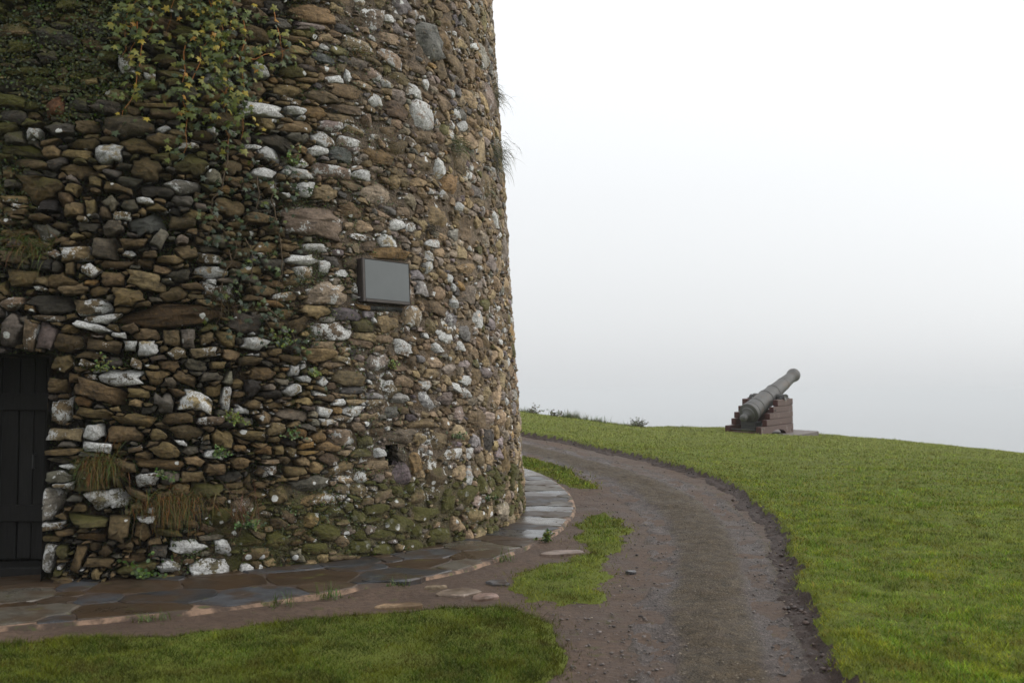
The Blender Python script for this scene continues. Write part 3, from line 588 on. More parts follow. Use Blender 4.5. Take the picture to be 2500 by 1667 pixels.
for rnd, (ntry, amin, amax, asp, k) in enumerate([(2600, .13, .24, 2.7, .95), (8000, .08, .15, 2.5, .90), (15000, .05, .09, 1.9, .84), (16000, .03, .055, 1.7, .80), (26000, .017, .033, 1.6, .78)]):
    cs = rng.uniform(-3.6, 9.9, ntry); cz = rng.uniform(.02, HT, ntry)
    for q in range(ntry):
        s_, z_ = cs[q], cz[q]
        if (z_ > 7.2 or s_ > 8.6) and rnd > 1: continue
        if (s_ < .0 or z_ > 6.9) and rnd > 2: continue
        if rnd > 3 and s_ < 2.2 and z_ > .5: continue
        fr = 1.0 if s_ < 3.5 else 1.12
        a = rng.uniform(amin, amax) * fr; b = a / rng.uniform(asp * .62, asp * 1.4)
        if s_ > 4.2: b = a / rng.uniform(.9, 2.0)
        if inrect(s_, z_, DOOR, .03) or inrect(s_, z_, PLQ, .02) or inrect(s_, z_, HOLE, .02): continue
        dx = (S[:ns, 0] - s_) / (S[:ns, 2] + a); dz = (S[:ns, 1] - z_) / (S[:ns, 3] + b)
        if (dx * dx + dz * dz).min() < k * k * .92: continue
        left = s_ < 3.6 + .5 * (rng.random() - .5); top = s_ < 2.3 and z_ > 3.6
        if top: c = rng.choice(list('mmddbtb'))
        elif z_ < .75 and s_ > 2.5: c = rng.choice(list('mmmtbtQ'))
        elif left: c = rng.choice(list('tttbbbdgpowWm'), p=[.12, .12, .1, .12, .1, .08, .1, .07, .06, .02, .05, .03, .03])
        else: c = rng.choice(list('tbQpgWwomd'), p=[.33, .27, .19, .04, .05, .03, .05, .005, .02, .015])
        S[ns] = (s_, z_, a, b); ns += 1
        st.append((s_, z_, a, b, rng.normal(0, .13 if a > b * 1.25 else .5), c, 0))
S = S[:ns]
print("stones", ns)
NA = 18
phi = np.linspace(0, 2 * np.pi, NA, endpoint=False)
KD = 7
CORN = []
PNX = np.zeros((ns, KD)); PNY = np.zeros((ns, KD))            # each stone is an irregular polygon: support directions / offsets
for i, q in enumerate(st):
    kk = 7 if q[5] in 'KOB' else (random.choice([4, 4, 5]) if q[6] else random.choice([4, 4, 4, 5, 5, 3]))
    a_ = np.arange(KD) % kk * 2 * np.pi / kk + (np.pi / 4 if kk == 4 else rng.uniform(0, 6.28)) * (1 if kk != 4 else 1)
    if kk == 4: a_ = a_ - np.pi / 4
    jt = rng.normal(0, .10 if kk == 7 else .26, kk); hh_ = rng.uniform(.95, 1.05, kk) if kk == 7 else rng.uniform(.80, 1.12, kk)
    if q[6] and kk < 7: jt = rng.normal(0, .13, kk); hh_ = rng.uniform(.88, 1.04, kk)
    ix = np.arange(KD) % kk
    PNX[i] = np.cos(a_ + jt[ix]) / hh_[ix]; PNY[i] = np.sin(a_ + jt[ix]) / hh_[ix]
    cn = []
    for k in range(kk):
        A_ = np.array([[PNX[i, k], PNY[i, k]], [PNX[i, (k + 1) % kk], PNY[i, (k + 1) % kk]]])
        if abs(np.linalg.det(A_)) > .05:
            v_ = np.linalg.solve(A_, [1, 1]); cn.append(math.atan2(v_[1], v_[0]))
    CORN.append(cn if kk < 7 else [])
rot = np.array([q[4] for q in st]); pri = np.array([1.0 + .22 * q[6] for q in st])
cr, sr = np.cos(rot), np.sin(rot)
tt = np.linspace(.25, 2.3, 36)
OUT = np.zeros((ns, NA)); big = np.maximum(S[:, 2], S[:, 3])
DX = np.zeros((ns, NA)); DZ = np.zeros((ns, NA))
for i in range(ns):
    a, b = S[i, 2], S[i, 3]
    ph = phi + rng.uniform(-.10, .10, NA)
    for c_ in CORN[i]:                                     # let a vertex fall on every corner
        dlt = (phi - c_ + np.pi) % (2 * np.pi) - np.pi; k_ = np.abs(dlt).argmin(); ph[k_] = phi[k_] - dlt[k_]
    cp, sp_ = np.cos(ph), np.sin(ph)
    ex, ez = a * cp, b * sp_
    dx, dz = ex * cr[i] - ez * sr[i], ex * sr[i] + ez * cr[i]
    DX[i], DZ[i] = dx, dz
    npn = (cp[:, None] * PNX[i] + sp_[:, None] * PNY[i]).max(1)
    mine = tt[None, :] * npn[:, None]
    cap = (1.08 if st[i][6] else (1.32 if S[i, 0] < 3.2 and not (S[i, 1] < .7 and S[i, 0] > 2.3) else 2.2))
    bad = (mine > cap)
    mine = mine / pri[i]
    Px = S[i, 0] + dx[:, None] * tt; Pz = S[i, 1] + dz[:, None] * tt
    nb = np.where((np.abs(S[:, 0] - S[i, 0]) < (big + big[i]) * 1.25) & (np.abs(S[:, 1] - S[i, 1]) < (big + big[i]) * 1.25))[0]
    nb = nb[nb != i]
    if len(nb):
        e3 = lambda v: v[nb][:, None, None]
        qx = Px[None] - e3(S[:, 0]); qz = Pz[None] - e3(S[:, 1])
        rx = (qx * e3(cr) + qz * e3(sr)) / e3(S[:, 2])
        rz_ = (-qx * e3(sr) + qz * e3(cr)) / e3(S[:, 3])
        m_ = rx * e3(PNX[:, 0]) + rz_ * e3(PNY[:, 0])
        for k in range(1, KD): m_ = np.maximum(m_, rx * e3(PNX[:, k]) + rz_ * e3(PNY[:, k]))
        bad |= (m_ / e3(pri)).min(0) < mine
    bad |= inrect(Px, Pz, DOOR) | inrect(Px, Pz, PLQ) | inrect(Px, Pz, HOLE, -.006) | (Pz < -.05)
    bad[:, -1] = True
    OUT[i] = tt[bad.argmax(1)] - .02
ln = np.hypot(DX, DZ)
OUT = np.clip(OUT * rng.uniform(.92, 1.03, OUT.shape) - (.008 - .005 * sstep(2.6, 4.0, S[:, 0]))[:, None] / ln, .12, None)
okst = (OUT.mean(1) > .42)
# rings: (outline scale, edge factor, dome factor)
RINGS = [(1.02, 'root'), (1.0, 1.0), (.965, .22), (.80, .03), (.40, 0.0)]
mn = np.minimum(S[:, 2], S[:, 3]); lf = 1 - sstep(2.6, 4.0, S[:, 0])
lf = np.where((S[:, 1] < .7) & (S[:, 0] > 2.2), .25, lf)
prot = np.where(rng.random(ns) < .12, .05, 0) * lf + rng.uniform(-.022, .045, ns) * lf + rng.uniform(.0, .016, ns) * (1 - lf)
prot = prot + np.array([.018 * q[6] for q in st]) * (.4 + .6 * lf)
rcs = rec(S[:, 0], S[:, 1])
edge = np.clip(.36 * mn, .010, .045) * (.45 + .65 * lf)
domef = np.array([CLS[q[5]][3] for q in st]); dome = domef * mn * (.28 + .25 * lf)
tx, tz = rng.normal(0, .16, ns), rng.normal(-.05, .16, ns)
tx *= (.35 + .65 * lf); tz *= (.35 + .65 * lf)
nr = len(RINGS); NV = nr * NA + 1
PS = np.zeros((ns, NV)); PZv = np.zeros((ns, NV)); PD = np.zeros((ns, NV))
cut = [(rng.uniform(0, 6.28, ns), rng.uniform(.05, .6, ns), rng.uniform(.2, .9, ns)) for _ in range(4)]
for r_, (scl, e) in enumerate(RINGS):
    jit = rng.uniform(.93, 1.07, (ns, NA)) if r_ > 1 else 1.0
    dx = DX * OUT * scl * jit; dz = DZ * OUT * scl * jit
    if e == 'root': d = np.broadcast_to((-rcs - .07)[:, None], dx.shape)
    else:
        d = prot[:, None] - edge[:, None] * e + dome[:, None] * (1 - scl ** 2) + tx[:, None] * dx + tz[:, None] * dz
        d = d + rng.normal(0, 1, (ns, NA)) * (edge[:, None] * (.26 if r_ < 3 else .10) + mn[:, None] * .035)
        for ca_, of_, sl_ in cut:
            u_ = (dx * np.cos(ca_)[:, None] / S[:, 2][:, None] + dz * np.sin(ca_)[:, None] / S[:, 3][:, None])
            d = d - np.maximum(0, u_ - of_[:, None]) * mn[:, None] * sl_[:, None] * (domef[:, None] < .55)
    sl_ = slice(r_ * NA, (r_ + 1) * NA)
    PS[:, sl_] = S[:, 0][:, None] + dx * (5.0 / np.clip(Rz(S[:, 1]), 4, 6))[:, None]; PZv[:, sl_] = S[:, 1][:, None] + dz; PD[:, sl_] = d
PS[:, -1] = S[:, 0]; PZv[:, -1] = S[:, 1]; PD[:, -1] = prot + dome
PZv = np.maximum(PZv, -.1)
PW = T(PS, PZv, PD)
FQ = []
for r_ in range(nr - 1):
    for k in range(NA):
        a0, a1 = r_ * NA + k, r_ * NA + (k + 1) % NA
        b0, b1 = a0 + NA, a1 + NA
        FQ += [(a0, a1, b1), (a0, b1, b0)]
FQ += [((nr - 1) * NA + k, (nr - 1) * NA + (k + 1) % NA, NV - 1) for k in range(NA)]
FQ = np.array(FQ)
colv = np.ones((ns, NV, 4)); auxv = np.ones((ns, NV, 4))
for i, q in enumerate(st):
    base, li, mo, _ = CLS[q[5]]
    c = np.array(base) * rng.uniform(.60, 1.42) * (.66 if (q[0] < 3.2 and q[5] not in 'WX') else .95 + .40 * float(sstep(3.8, 6.2, q[0]))) * (np.array([1.03, .98, .80]) if q[0] < 3.4 else np.array([1.0, .985, .98])) * np.array([1, rng.uniform(.95, 1.05), rng.uniform(.88, 1.1)])  # painted light: paler toward sun-facing edge; near door darker with damp and vignette
    s_, z_ = q[0], q[1]
    mo2 = mo
    if s_ < 2.6 and z_ > 3.7: mo2 += .45 * min(1, (z_ - 3.7) / .6) * min(1, (2.6 - s_) / .6)
    if z_ < .75 and s_ > 2.4: mo2 += .26
    if s_ < .9 and 2.4 < z_ < 3.8: mo2 += .25
    colv[i, :, :3] = c
    sp = .10
    if z_ < .75 and 2.0 < s_ < 6.0: sp = .95
    auxv[i, :, 0] = max(0, li + (rng.uniform(-.07, .05) if li < .8 else rng.uniform(-.10, .08)) + (.06 * rng.random() if s_ > 2.6 and li < .6 else 0)); auxv[i, :, 1] = min(mo2, 1); auxv[i, :, 2] = sp
# which stones show largest in the photograph
ctr = T(S[:, 0], S[:, 1]) + np.array([TC[0], TC[1], 0.0])
dist = np.linalg.norm(ctr - np.array([0, 0, 1.6]), axis=1)
nrm = np.stack([np.sin(S[:, 0] / 5), -np.cos(S[:, 0] / 5)], 1)
vw = -(ctr[:, :2]) / dist[:, None]
cosv = np.clip((nrm * vw).sum(1), 0, 1)
inf = (np.abs(ctr[:, 0] / ctr[:, 1]) < .52) & ((ctr[:, 2] - 1.6) / ctr[:, 1] < .40)
show = np.where(inf & okst, S[:, 2] * S[:, 3] * OUT.mean(1) ** 2 / dist ** 2 * cosv, 0)
top = set(np.argsort(-show)[:300].tolist())
for i in sorted(top):
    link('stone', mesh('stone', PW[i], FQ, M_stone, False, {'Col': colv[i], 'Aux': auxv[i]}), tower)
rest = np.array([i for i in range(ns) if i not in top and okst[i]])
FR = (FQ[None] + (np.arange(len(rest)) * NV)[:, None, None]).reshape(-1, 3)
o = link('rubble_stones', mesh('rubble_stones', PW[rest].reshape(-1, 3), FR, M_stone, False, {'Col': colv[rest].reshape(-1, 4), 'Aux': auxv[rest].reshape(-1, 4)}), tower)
tag(o, kind='stuff')

# the wall core and its mortar, with openings for door and putlog hole
sv = seglist((-15.8, -3.6, .25), (-3.6, 0, .06), (0, 8.2, .035), (8.2, 9.9, .06), (9.9, 15.62, .25)); sv = np.r_[sv, sv[0] + 2 * np.pi * 5]
zv = seglist((-.3, 7.3, .036), (7.3, HT + .05, .12))
SS, ZZ, Q = grid_sheet(sv, zv)
for R in (DOOR, HOLE):                                   # snap grid lines on the openings
    for kx in (0, 1): SS[np.abs(SS - R[kx]) < .0176] = R[kx]
    for kz in (2, 3): ZZ[np.abs(ZZ - R[kz]) < .018] = R[kz]
rc = rec(SS, ZZ)
D = -rc + (fbm(SS, ZZ, 4.5, 33) - .5) * (.05 + .35 * (rc - .018)) + (fbm(SS, ZZ, 15, 35) - .5) * .030
q = SS[Q].mean(1); z4 = ZZ[Q].mean(1)
Q = Q[~(inrect(q, z4, DOOR) | inrect(q, z4, HOLE))]
P = T(SS, ZZ, D)
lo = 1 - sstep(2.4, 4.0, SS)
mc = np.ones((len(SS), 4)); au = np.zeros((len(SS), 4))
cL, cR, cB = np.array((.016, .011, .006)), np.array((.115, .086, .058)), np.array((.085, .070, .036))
mc[:, :3] = cL * lo[:, None] + cR * ((1 - lo) * (.85 + .5 * sstep(4.2, 6.4, SS)))[:, None]  # mortar colour also brightened toward the sun-facing edge
bt = (1 - sstep(.5, 1.0, ZZ)) * sstep(2.0, 2.8, SS) * (1 - .5 * sstep(5.5, 6.8, SS)); mc[:, :3] = mc[:, :3] * (1 - bt[:, None]) + cB * bt[:, None]
au[:, 0] = .45 * (1 - lo) + .1; au[:, 1] = .18 + .35 * sstep(3.6, 4.3, ZZ) * (1 - sstep(2, 2.7, SS)) + .25 * bt + .12 * lo
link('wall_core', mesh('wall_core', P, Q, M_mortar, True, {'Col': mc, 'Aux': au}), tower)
# top slab of the core
m_ = MB(); nn = 48
m_.add([tuple(v) for v in T(np.arange(nn) * 2 * np.pi * 5 / nn, np.full(nn, HT), -.12)], [tuple(range(nn))])
me = mesh('wall_top', m_.v, m_.f, M_mortar, False, {'Col': np.tile((.1, .09, .05, 1), (nn, 1)), 'Aux': np.tile((.1, .5, 0, 1), (nn, 1))}); link('wall_top', me, tower)

def tunnel(name, R, depth, mat, n=7, col=(.05, .036, .022)):
    """reveal of an opening: rough sides, top, sill and back"""
    V = []; Fc = []
    def face(f0):
        base = len(V)
        for i in range(n):
            for j in range(n):
                s_, z_, d_ = f0(i / (n - 1), j / (n - 1)); w_ = .02 if 0 < i < n - 1 and 0 < j < n - 1 else 0
                V.append(tuple(T(s_ + random.uniform(-w_, w_), z_ + random.uniform(-w_, w_), d_ + random.uniform(-w_, w_))))
        for i in range(n - 1):
            for j in range(n - 1): Fc.append((base + i * n + j, base + (i + 1) * n + j, base + (i + 1) * n + j + 1, base + i * n + j + 1))
    a, b, c_, d = R; f0 = -.02
    face(lambda u, v: (a, c_ + (d - c_) * u, f0 - depth * v)); face(lambda u, v: (b, c_ + (d - c_) * u, f0 - depth * v))
    face(lambda u, v: (a + (b - a) * u, d, f0 - depth * v)); face(lambda u, v: (a + (b - a) * u, c_, f0 - depth * v))
    face(lambda u, v: (a + (b - a) * u, c_ + (d - c_) * v, f0 - depth))
    nv = len(V)
    return link(name, mesh(name, V, Fc, mat, False, {'Col': np.tile((*col, 1), (nv, 1)), 'Aux': np.tile((.05, .15, 0, 1), (nv, 1))}), tower)
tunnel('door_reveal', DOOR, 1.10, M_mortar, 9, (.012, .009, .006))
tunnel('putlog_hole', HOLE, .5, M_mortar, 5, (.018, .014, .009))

# door leaf: vertical weathered planks in a post frame, set back in the opening
R0 = 5.075 - .82
door = link('door', None, tower) if False else empty('door'); door.parent = tower
def dbox(name, x0, x1, y0, y1, z0, z1, mat, par):
    b = MB(); b.box(x0, x1, y0, y1, z0, z1, .006, .004); return b.build(name, mat, par)
x = -.12
wds = [.13, .15, .12, .16, .13, .11, .10]
for k, wd in enumerate(wds):
    dbox('plank', x + .004, x + wd - .004, -R0 - random.uniform(0, .012), -R0 + .04, .10 + random.uniform(-.01, .02), 1.93, M_wood_grey if k in (4, 2) else M_wood_dark, door); x += wd
dbox('frame_post', .785, .845, -R0 - .06, -R0 + .05, .02, 1.925, M_wood_red, door)
dbox('frame_post', .885, .985, -R0 - .10, -R0 + .05, .05, 1.93, M_wood_grey, door)
dbox('frame_post', -.13, -.05, -R0 - .06, -R0 + .05, .02, 1.925, M_wood_red, door)
dbox('ledge', -.05, .78, -R0 - .045, -R0 - .015, .45, .60, M_wood_dark, door)
dbox('ledge', -.05, .78, -R0 - .045, -R0 - .015, 1.45, 1.60, M_wood_dark, door)
dbox('board', .90, .985, -R0 - .34, -R0 - .31, .0, .92, M_wood_tan, door)
dbox('sill', -.12, .98, -R0 - .30, -R0 + .02, -.05, .09, M_wood_dark, door)
hb = MB(); hb.tube([(.60, -R0 - .02, 1.05), (.60, -R0 - .06, 1.05), (.60, -R0 - .06, .93), (.60, -R0 - .02, .93)], .012, 6); hb.build('handle', M_iron_dark, door)

# ------------------------------------------------------------------ paved apron round the foot of the tower
TH = [-75, -20, 12.6, 15.8, 19.7, 23.5, 27.8, 31.0, 35.8, 44.2, 49.5, 58.5, 67.0, 77.7, 88.3, 96.9, 107.3, 115.7, 124.3, 150]
RO = [6.7, 6.72, 6.69, 6.63, 6.56, 6.54, 6.47, 6.4, 6.3, 6.25, 6.1, 5.87, 5.76, 5.68, 5.72, 5.79, 5.91, 6.04, 6.14, 6.2]
def Rout(th): return np.interp(np.degrees(th), TH, RO)
def AP(u, r, h):
    th = np.asarray(u) / 5.8; x = TC[0] + r * np.sin(th); y = TC[1] - r * np.cos(th)
    return np.stack([x, y, gz(x, y) + h], -1)
u = np.radians(np.arange(-75, 150.5, .6)) * 5.8
rows = []
for fr in np.linspace(0, 1, 14):
    ro = Rout(u / 5.8); rows.append(AP(u, 4.9 + (ro - 4.9) * fr, .028 + .012 * (fbm(u, u * 0 + fr * 3, 3, 51) - .5)))
rows.append(AP(u, Rout(u / 5.8) + .03, -.06))
nU = len(u); V = np.concatenate(rows); i = np.arange(len(V)).reshape(len(rows), nU)
Q = np.stack([i[:-1, :-1], i[1:, :-1], i[1:, 1:], i[:-1, 1:]], -1).reshape(-1, 4)
rim = np.zeros((len(V), 4)); rim[i[-3:].ravel(), 0] = 1.0
pav = tag(link('pavement', mesh('pavement', V, Q, M_kerb, True, {'Aux': rim})), kind='structure')
fl = []
for ntry, a0, a1, b0, b1, k in [(900, .26, .40, .20, .34, .93), (1600, .15, .28, .12, .22, .88), (1200, .09, .16, .08, .13, .92)]:
    for _ in range(ntry):
        uu = rng.uniform(math.radians(-40) * 5.8, math.radians(130) * 5.8); th = uu / 5.8
        ro = float(Rout(th)); r = rng.uniform(5.06, ro - .05); a = rng.uniform(a0, a1); b = rng.uniform(b0, b1)
        if th > 1.0: a, b = b * .85, a * 1.1
        if r + b > ro + .02: continue
        if any(((uu - q[0]) / (a + q[2])) ** 2 + ((r - q[1]) / (b + q[3])) ** 2 < k * k for q in fl): continue
        fl.append((uu, r, a, b, rng.normal(0, .12)))
Fl = np.array(fl); nf = len(fl); NB = 14; tt2 = np.linspace(.3, 1.9, 44)
flag_col = [(.042, .043, .046), (.030, .030, .032), (.045, .031, .020), (.034, .022, .013), (.075, .066, .052)]
for i in range(nf):
    uu, r, a, b, ro_ = fl[i]
    ph = np.linspace(0, 2 * np.pi, NB, endpoint=False) + rng.uniform(-.1, .1, NB)
    ex, ez = a * np.cos(ph), b * np.sin(ph); dx, dz = ex * math.cos(ro_) - ez * math.sin(ro_), ex * math.sin(ro_) + ez * math.cos(ro_)
    Px, Pr = uu + dx[:, None] * tt2, r + dz[:, None] * tt2
    mine = tt2[None] * (np.abs(np.cos(ph)) ** 3 + np.abs(np.sin(ph)) ** 3)[:, None] ** (1 / 3)
    bad = (Pr > Rout(Px / 5.8) - .02) | (mine > 1.9)
    nb = np.where((np.abs(Fl[:, 0] - uu) < (Fl[:, 2] + a) * 1.7) & (np.abs(Fl[:, 1] - r) < (Fl[:, 3] + b) * 1.7))[0]
    for j in nb[nb != i]:
        qx, qz = Px - Fl[j, 0], Pr - Fl[j, 1]; c_, s_ = math.cos(Fl[j, 4]), math.sin(Fl[j, 4])
        bad |= ((np.abs(qx * c_ + qz * s_) / Fl[j, 2]) ** 3 + (np.abs(-qx * s_ + qz * c_) / Fl[j, 3]) ** 3) ** (1 / 3) < mine
    bad[:, -1] = True
    tq = tt2[bad.argmax(1)] - .007 / np.hypot(dx, dz)
    lift = .037 + rng.uniform(-.003, .004); ti, tj = rng.normal(0, .005, 2)
    ringv = []
    for sc_, h in ((1.0, -.05), (1.0, -.010), (.965, 0.0)):
        hh = lift + h + (ti * dx + tj * dz) * sc_ + (rng.normal(0, .002, NB) if h == 0 else 0)
        ringv.append(AP(uu + dx * tq * sc_, r + dz * tq * sc_, hh))
    V = np.concatenate(ringv + [AP(np.array([uu]), np.array([r]), np.array([lift + .002]))])
    Fc = [(q * NB + k, q * NB + (k + 1) % NB, (q + 1) * NB + (k + 1) % NB, (q + 1) * NB + k) for q in (0, 1) for k in range(NB)] + [(2 * NB + k, 2 * NB + (k + 1) % NB, 3 * NB) for k in range(NB)]
    V = V - AP(np.array([uu]), np.array([r]), np.array([0.0]))[0]
    th = math.degrees(uu / 5.8); ci = rng.choice(5, p=[.3, .25, .2, .15, .1]) if th < 55 else rng.choice(5, p=[.35, .1, .2, .05, .3])
    c = np.array((*flag_col[ci], 1)) * np.array([*(rng.uniform(.8, 1.25) * np.ones(3)), 1]); wet = rng.choice([.12, .38, .62], p=[.35, .35, .30]) if th > 40 else rng.choice([.0, .2, .55], p=[.45, .35, .2])
    me = mesh('flagstone', V, Fc, M_flag, False, {'Col': np.tile(c, (len(V), 1)), 'Aux': np.tile((wet, 0, 0, 1), (len(V), 1))})
    link('flagstone', me, pav, tuple(AP(np.array([uu]), np.array([r]), np.array([0.0]))[0]))

# ------------------------------------------------------------------ plaque
pc = T(np.array((PLQ[0] + PLQ[1]) / 2), np.array((PLQ[2] + PLQ[3]) / 2), 0.0) + np.array([TC[0], TC[1], 0])
pth = (PLQ[0] + PLQ[1]) / 2 / 5.0
plq = empty('wall_plaque', tuple(pc), (math.radians(-3.5), 0, pth))
tag(plq, 'blank grey slate plaque in a dark frame fixed to the tower wall', 'plaque')
hw, hh = (PLQ[1] - PLQ[0]) / 2 - .026, (PLQ[3] - PLQ[2]) / 2 - .026
b = MB(); b.box(-hw, hw, -.050, .06, -hh, hh, .006); b.build('backing_board', M_frame, plq)
fw = .020
for nm, (x0, x1, z0, z1) in {'a': (-hw, -hw + fw + .012, -hh, hh), 'b': (hw - fw + .012, hw, -hh, hh), 'c': (-hw + fw + .014, hw - fw + .010, -hh, -hh + fw + .01), 'd': (-hw + fw + .014, hw - fw + .010, hh - fw + .012, hh)}.items():
    b = MB(); b.box(x0, x1, -.060, -.0502, z0, z1, .004); b.build('frame_bar', M_frame, plq)
b = MB(); b.box(-hw + fw + .014, hw - fw + .008, -.056, -.0503, -hh + fw + .012, hh - fw + .010, .002); b.build('slate_panel', M_slate, plq)

# ------------------------------------------------------------------ cannon on its stepped carriage
CO = Vector((6.24, 26.99, .455))
Rc = Matrix.Rotation(math.radians(-45), 4, 'Z') @ Matrix.Rotation(math.radians(3.0), 4, 'X') @ Matrix.Rotation(math.radians(1.6), 4, 'Y')
cannon = empty('cannon', CO); cannon.rotation_euler = Rc.to_euler()
tag(cannon, 'old iron cannon pointing skyward on a red stepped wooden carriage', 'cannon')
W2, TK = .557, .15
STEP = [(0.0, 0.0, .258), (.30, .258, .430), (.45, .430, .595), (.66, .595, .755), (.87, .755, .94)]
for sgn in (1, -1):
    ck = empty('cheek'); ck.parent = cannon
    x0, x1 = (W2 - TK, W2) if sgn > 0 else (-W2, -W2 + TK)
    for k, (y0, z0, z1) in enumerate(STEP):
        b = MB()
        if k == 0:                                        # bottom board with an arch cut out of it
            pr = [(0, 0), (.48, 0)] + [(.89 + .40 * math.cos(a), .135 * math.sin(a)) for a in np.linspace(math.pi, 0, 13)][1:-1] + [(1.30, 0), (1.69, 0), (1.69, z1 - .005), (0, z1 - .005)]
            m0 = len(pr); b.add([(x0, y, z) for y, z in pr] + [(x1, y, z) for y, z in pr],
                  [tuple(reversed(range(m0))), tuple(range(m0, 2 * m0))] + [(i, (i + 1) % m0, m0 + (i + 1) % m0, m0 + i) for i in range(m0)])
        else:
            xa, xb = x0 + .003 * (k % 2), x1 - .004 * (k % 2)
            b.box(xa, xb, y0, 1.69 - .004 * (k % 2), z0 + .003, z1 - .004, .008)
        me = mesh('plank', b.v, b.f, M_carr); me.materials.append(M_carr_end)
        me.update()
        for p in me.polygons:                             # rear ends and inner faces: less faded red, their shade painted in
            if p.normal.y < -.5 or p.normal.x * sgn < -.5: p.material_index = 1
        link('plank', me, ck)
    for y_, z_ in ((.10, .20), (1.60, .08), (1.60, .80), (.75, .66)):
        b = MB(); b.lathe([(0, .022), (.012, .020)], 10, Matrix.Translation((sgn * W2, y_, z_)) @ Matrix.Rotation(math.radians(-90 * sgn), 4, 'Z')); b.build('bolt', M_iron_dark, ck)
    b = MB(); pr = []
    for a in np.linspace(0, math.pi, 9): pr.append((1.30 + .125 * math.cos(a), .935 + .115 * math.sin(a)))
    xm0, xm1 = min(x0, x1) + .03, max(x0, x1) - .03; q = len(pr)
    pr2 = [(1.30 + .10 * math.cos(a), .935 + .09 * math.sin(a)) for a in np.linspace(0, math.pi, 9)]
    allp = pr + pr2[::-1]; m0 = len(allp)
    b.add([(xm0, y, z) for y, z in allp] + [(xm1, y, z) for y, z in allp], [(i, (i + 1) % m0, m0 + (i + 1) % m0, m0 + i) for i in range(m0)] + [(i, i + 1, m0 - 2 - i, m0 - 1 - i) for i in range(q - 1)] + [(m0 + i, m0 + m0 - 1 - i, m0 + m0 - 2 - i, m0 + i + 1) for i in range(q - 1)])
    b.box(xm0, xm1, 1.40, 1.56, .938, .962, .004); b.box(xm0, xm1, 1.10, 1.19, .938, .962, .004)
    b.tube([((xm0 + xm1) / 2, 1.52 + .035 * math.cos(a), .995 + .035 * math.sin(a)) for a in np.linspace(0, 6.28, 12)], .011, 6)
    b.build('capsquare', M_iron_dark, ck)
for nm, y0, y1, z0, z1, mt in (('rear_transom', .02, .20, .0, .10, M_carr_end), ('front_transom', 1.42, 1.58, .10, .62, M_carr_end), ('stool_bed', .24, 1.30, .16, .24, M_iron_dark), ('quoin', .25, .60, .242, .36, M_iron_dark)):
    b = MB(); wq = W2 - TK - .002 if 'transom' in nm else .22
    b.box(-wq, wq, y0, y1, z0, z1, .01); b.build(nm, mt, cannon)
b = MB(); b.tube([(-.38, .012, .17), (0, .004, .17), (.38, .012, .17)], .016, 6); b.build('iron_bar', M_iron_dark, cannon)
Mb = Matrix.Translation((.075, -.05, .50)) @ Matrix.Rotation(math.radians(21.3), 4, 'X')
prof = [(-.13, .0), (-.125, .045), (-.095, .085), (-.045, .105), (.01, .098), (.05, .075), (.08, .068), (.11, .088), (.13, .10), (.17, .135), (.19, .185), (.225, .20), (.245, .255), (.26, .285), (.33, .287), (.345, .272), (.40, .268), (.41, .276), (.44, .276), (.45, .266), (.66, .262), (.665, .272), (.70, .272), (.705, .260), (1.20, .246), (1.205, .257), (1.25, .257), (1.255, .240), (1.62, .224), (1.625, .233), (1.66, .233), (1.665, .215), (2.20, .188), (2.205, .193), (2.23, .193), (2.235, .184), (2.62, .160), (2.66, .161), (2.70, .168), (2.80, .192), (2.86, .197), (2.90, .188), (2.915, .172), (2.95, .168), (2.952, .085)]
b = MB(); b.lathe(prof, 40, Mb, False); brl = b.build('barrel', M_iron, cannon, True)
b = MB(); b.lathe([(2.951, .085), (2.30, .083), (2.29, .001)], 24, Mb, False); b.build('bore', M_bore, brl)
tr = Mb @ Vector((0, 1.42, -.03))
b = MB(); b.lathe([(-.50, .085), (.50, .085)], 20, Matrix.Translation(tr) @ Matrix.Rotation(math.radians(-90), 4, 'Z')); b.build('trunnion', M_iron, brl, True)
for o in (brl,):
    o.data.polygons.foreach_set('use_smooth', [True] * len(o.data.polygons))
    try: o.data.set_sharp_from_angle(angle=math.radians(32))
    except Exception: pass
slab = empty('concrete_slab', CO); slab.rotation_euler = Rc.to_euler(); tag(slab, kind='structure')
b = MB(); b.box(-.80, .98, -.10, 2.35, -.30, -.002, .015); b.build('slab', M_concrete, slab)

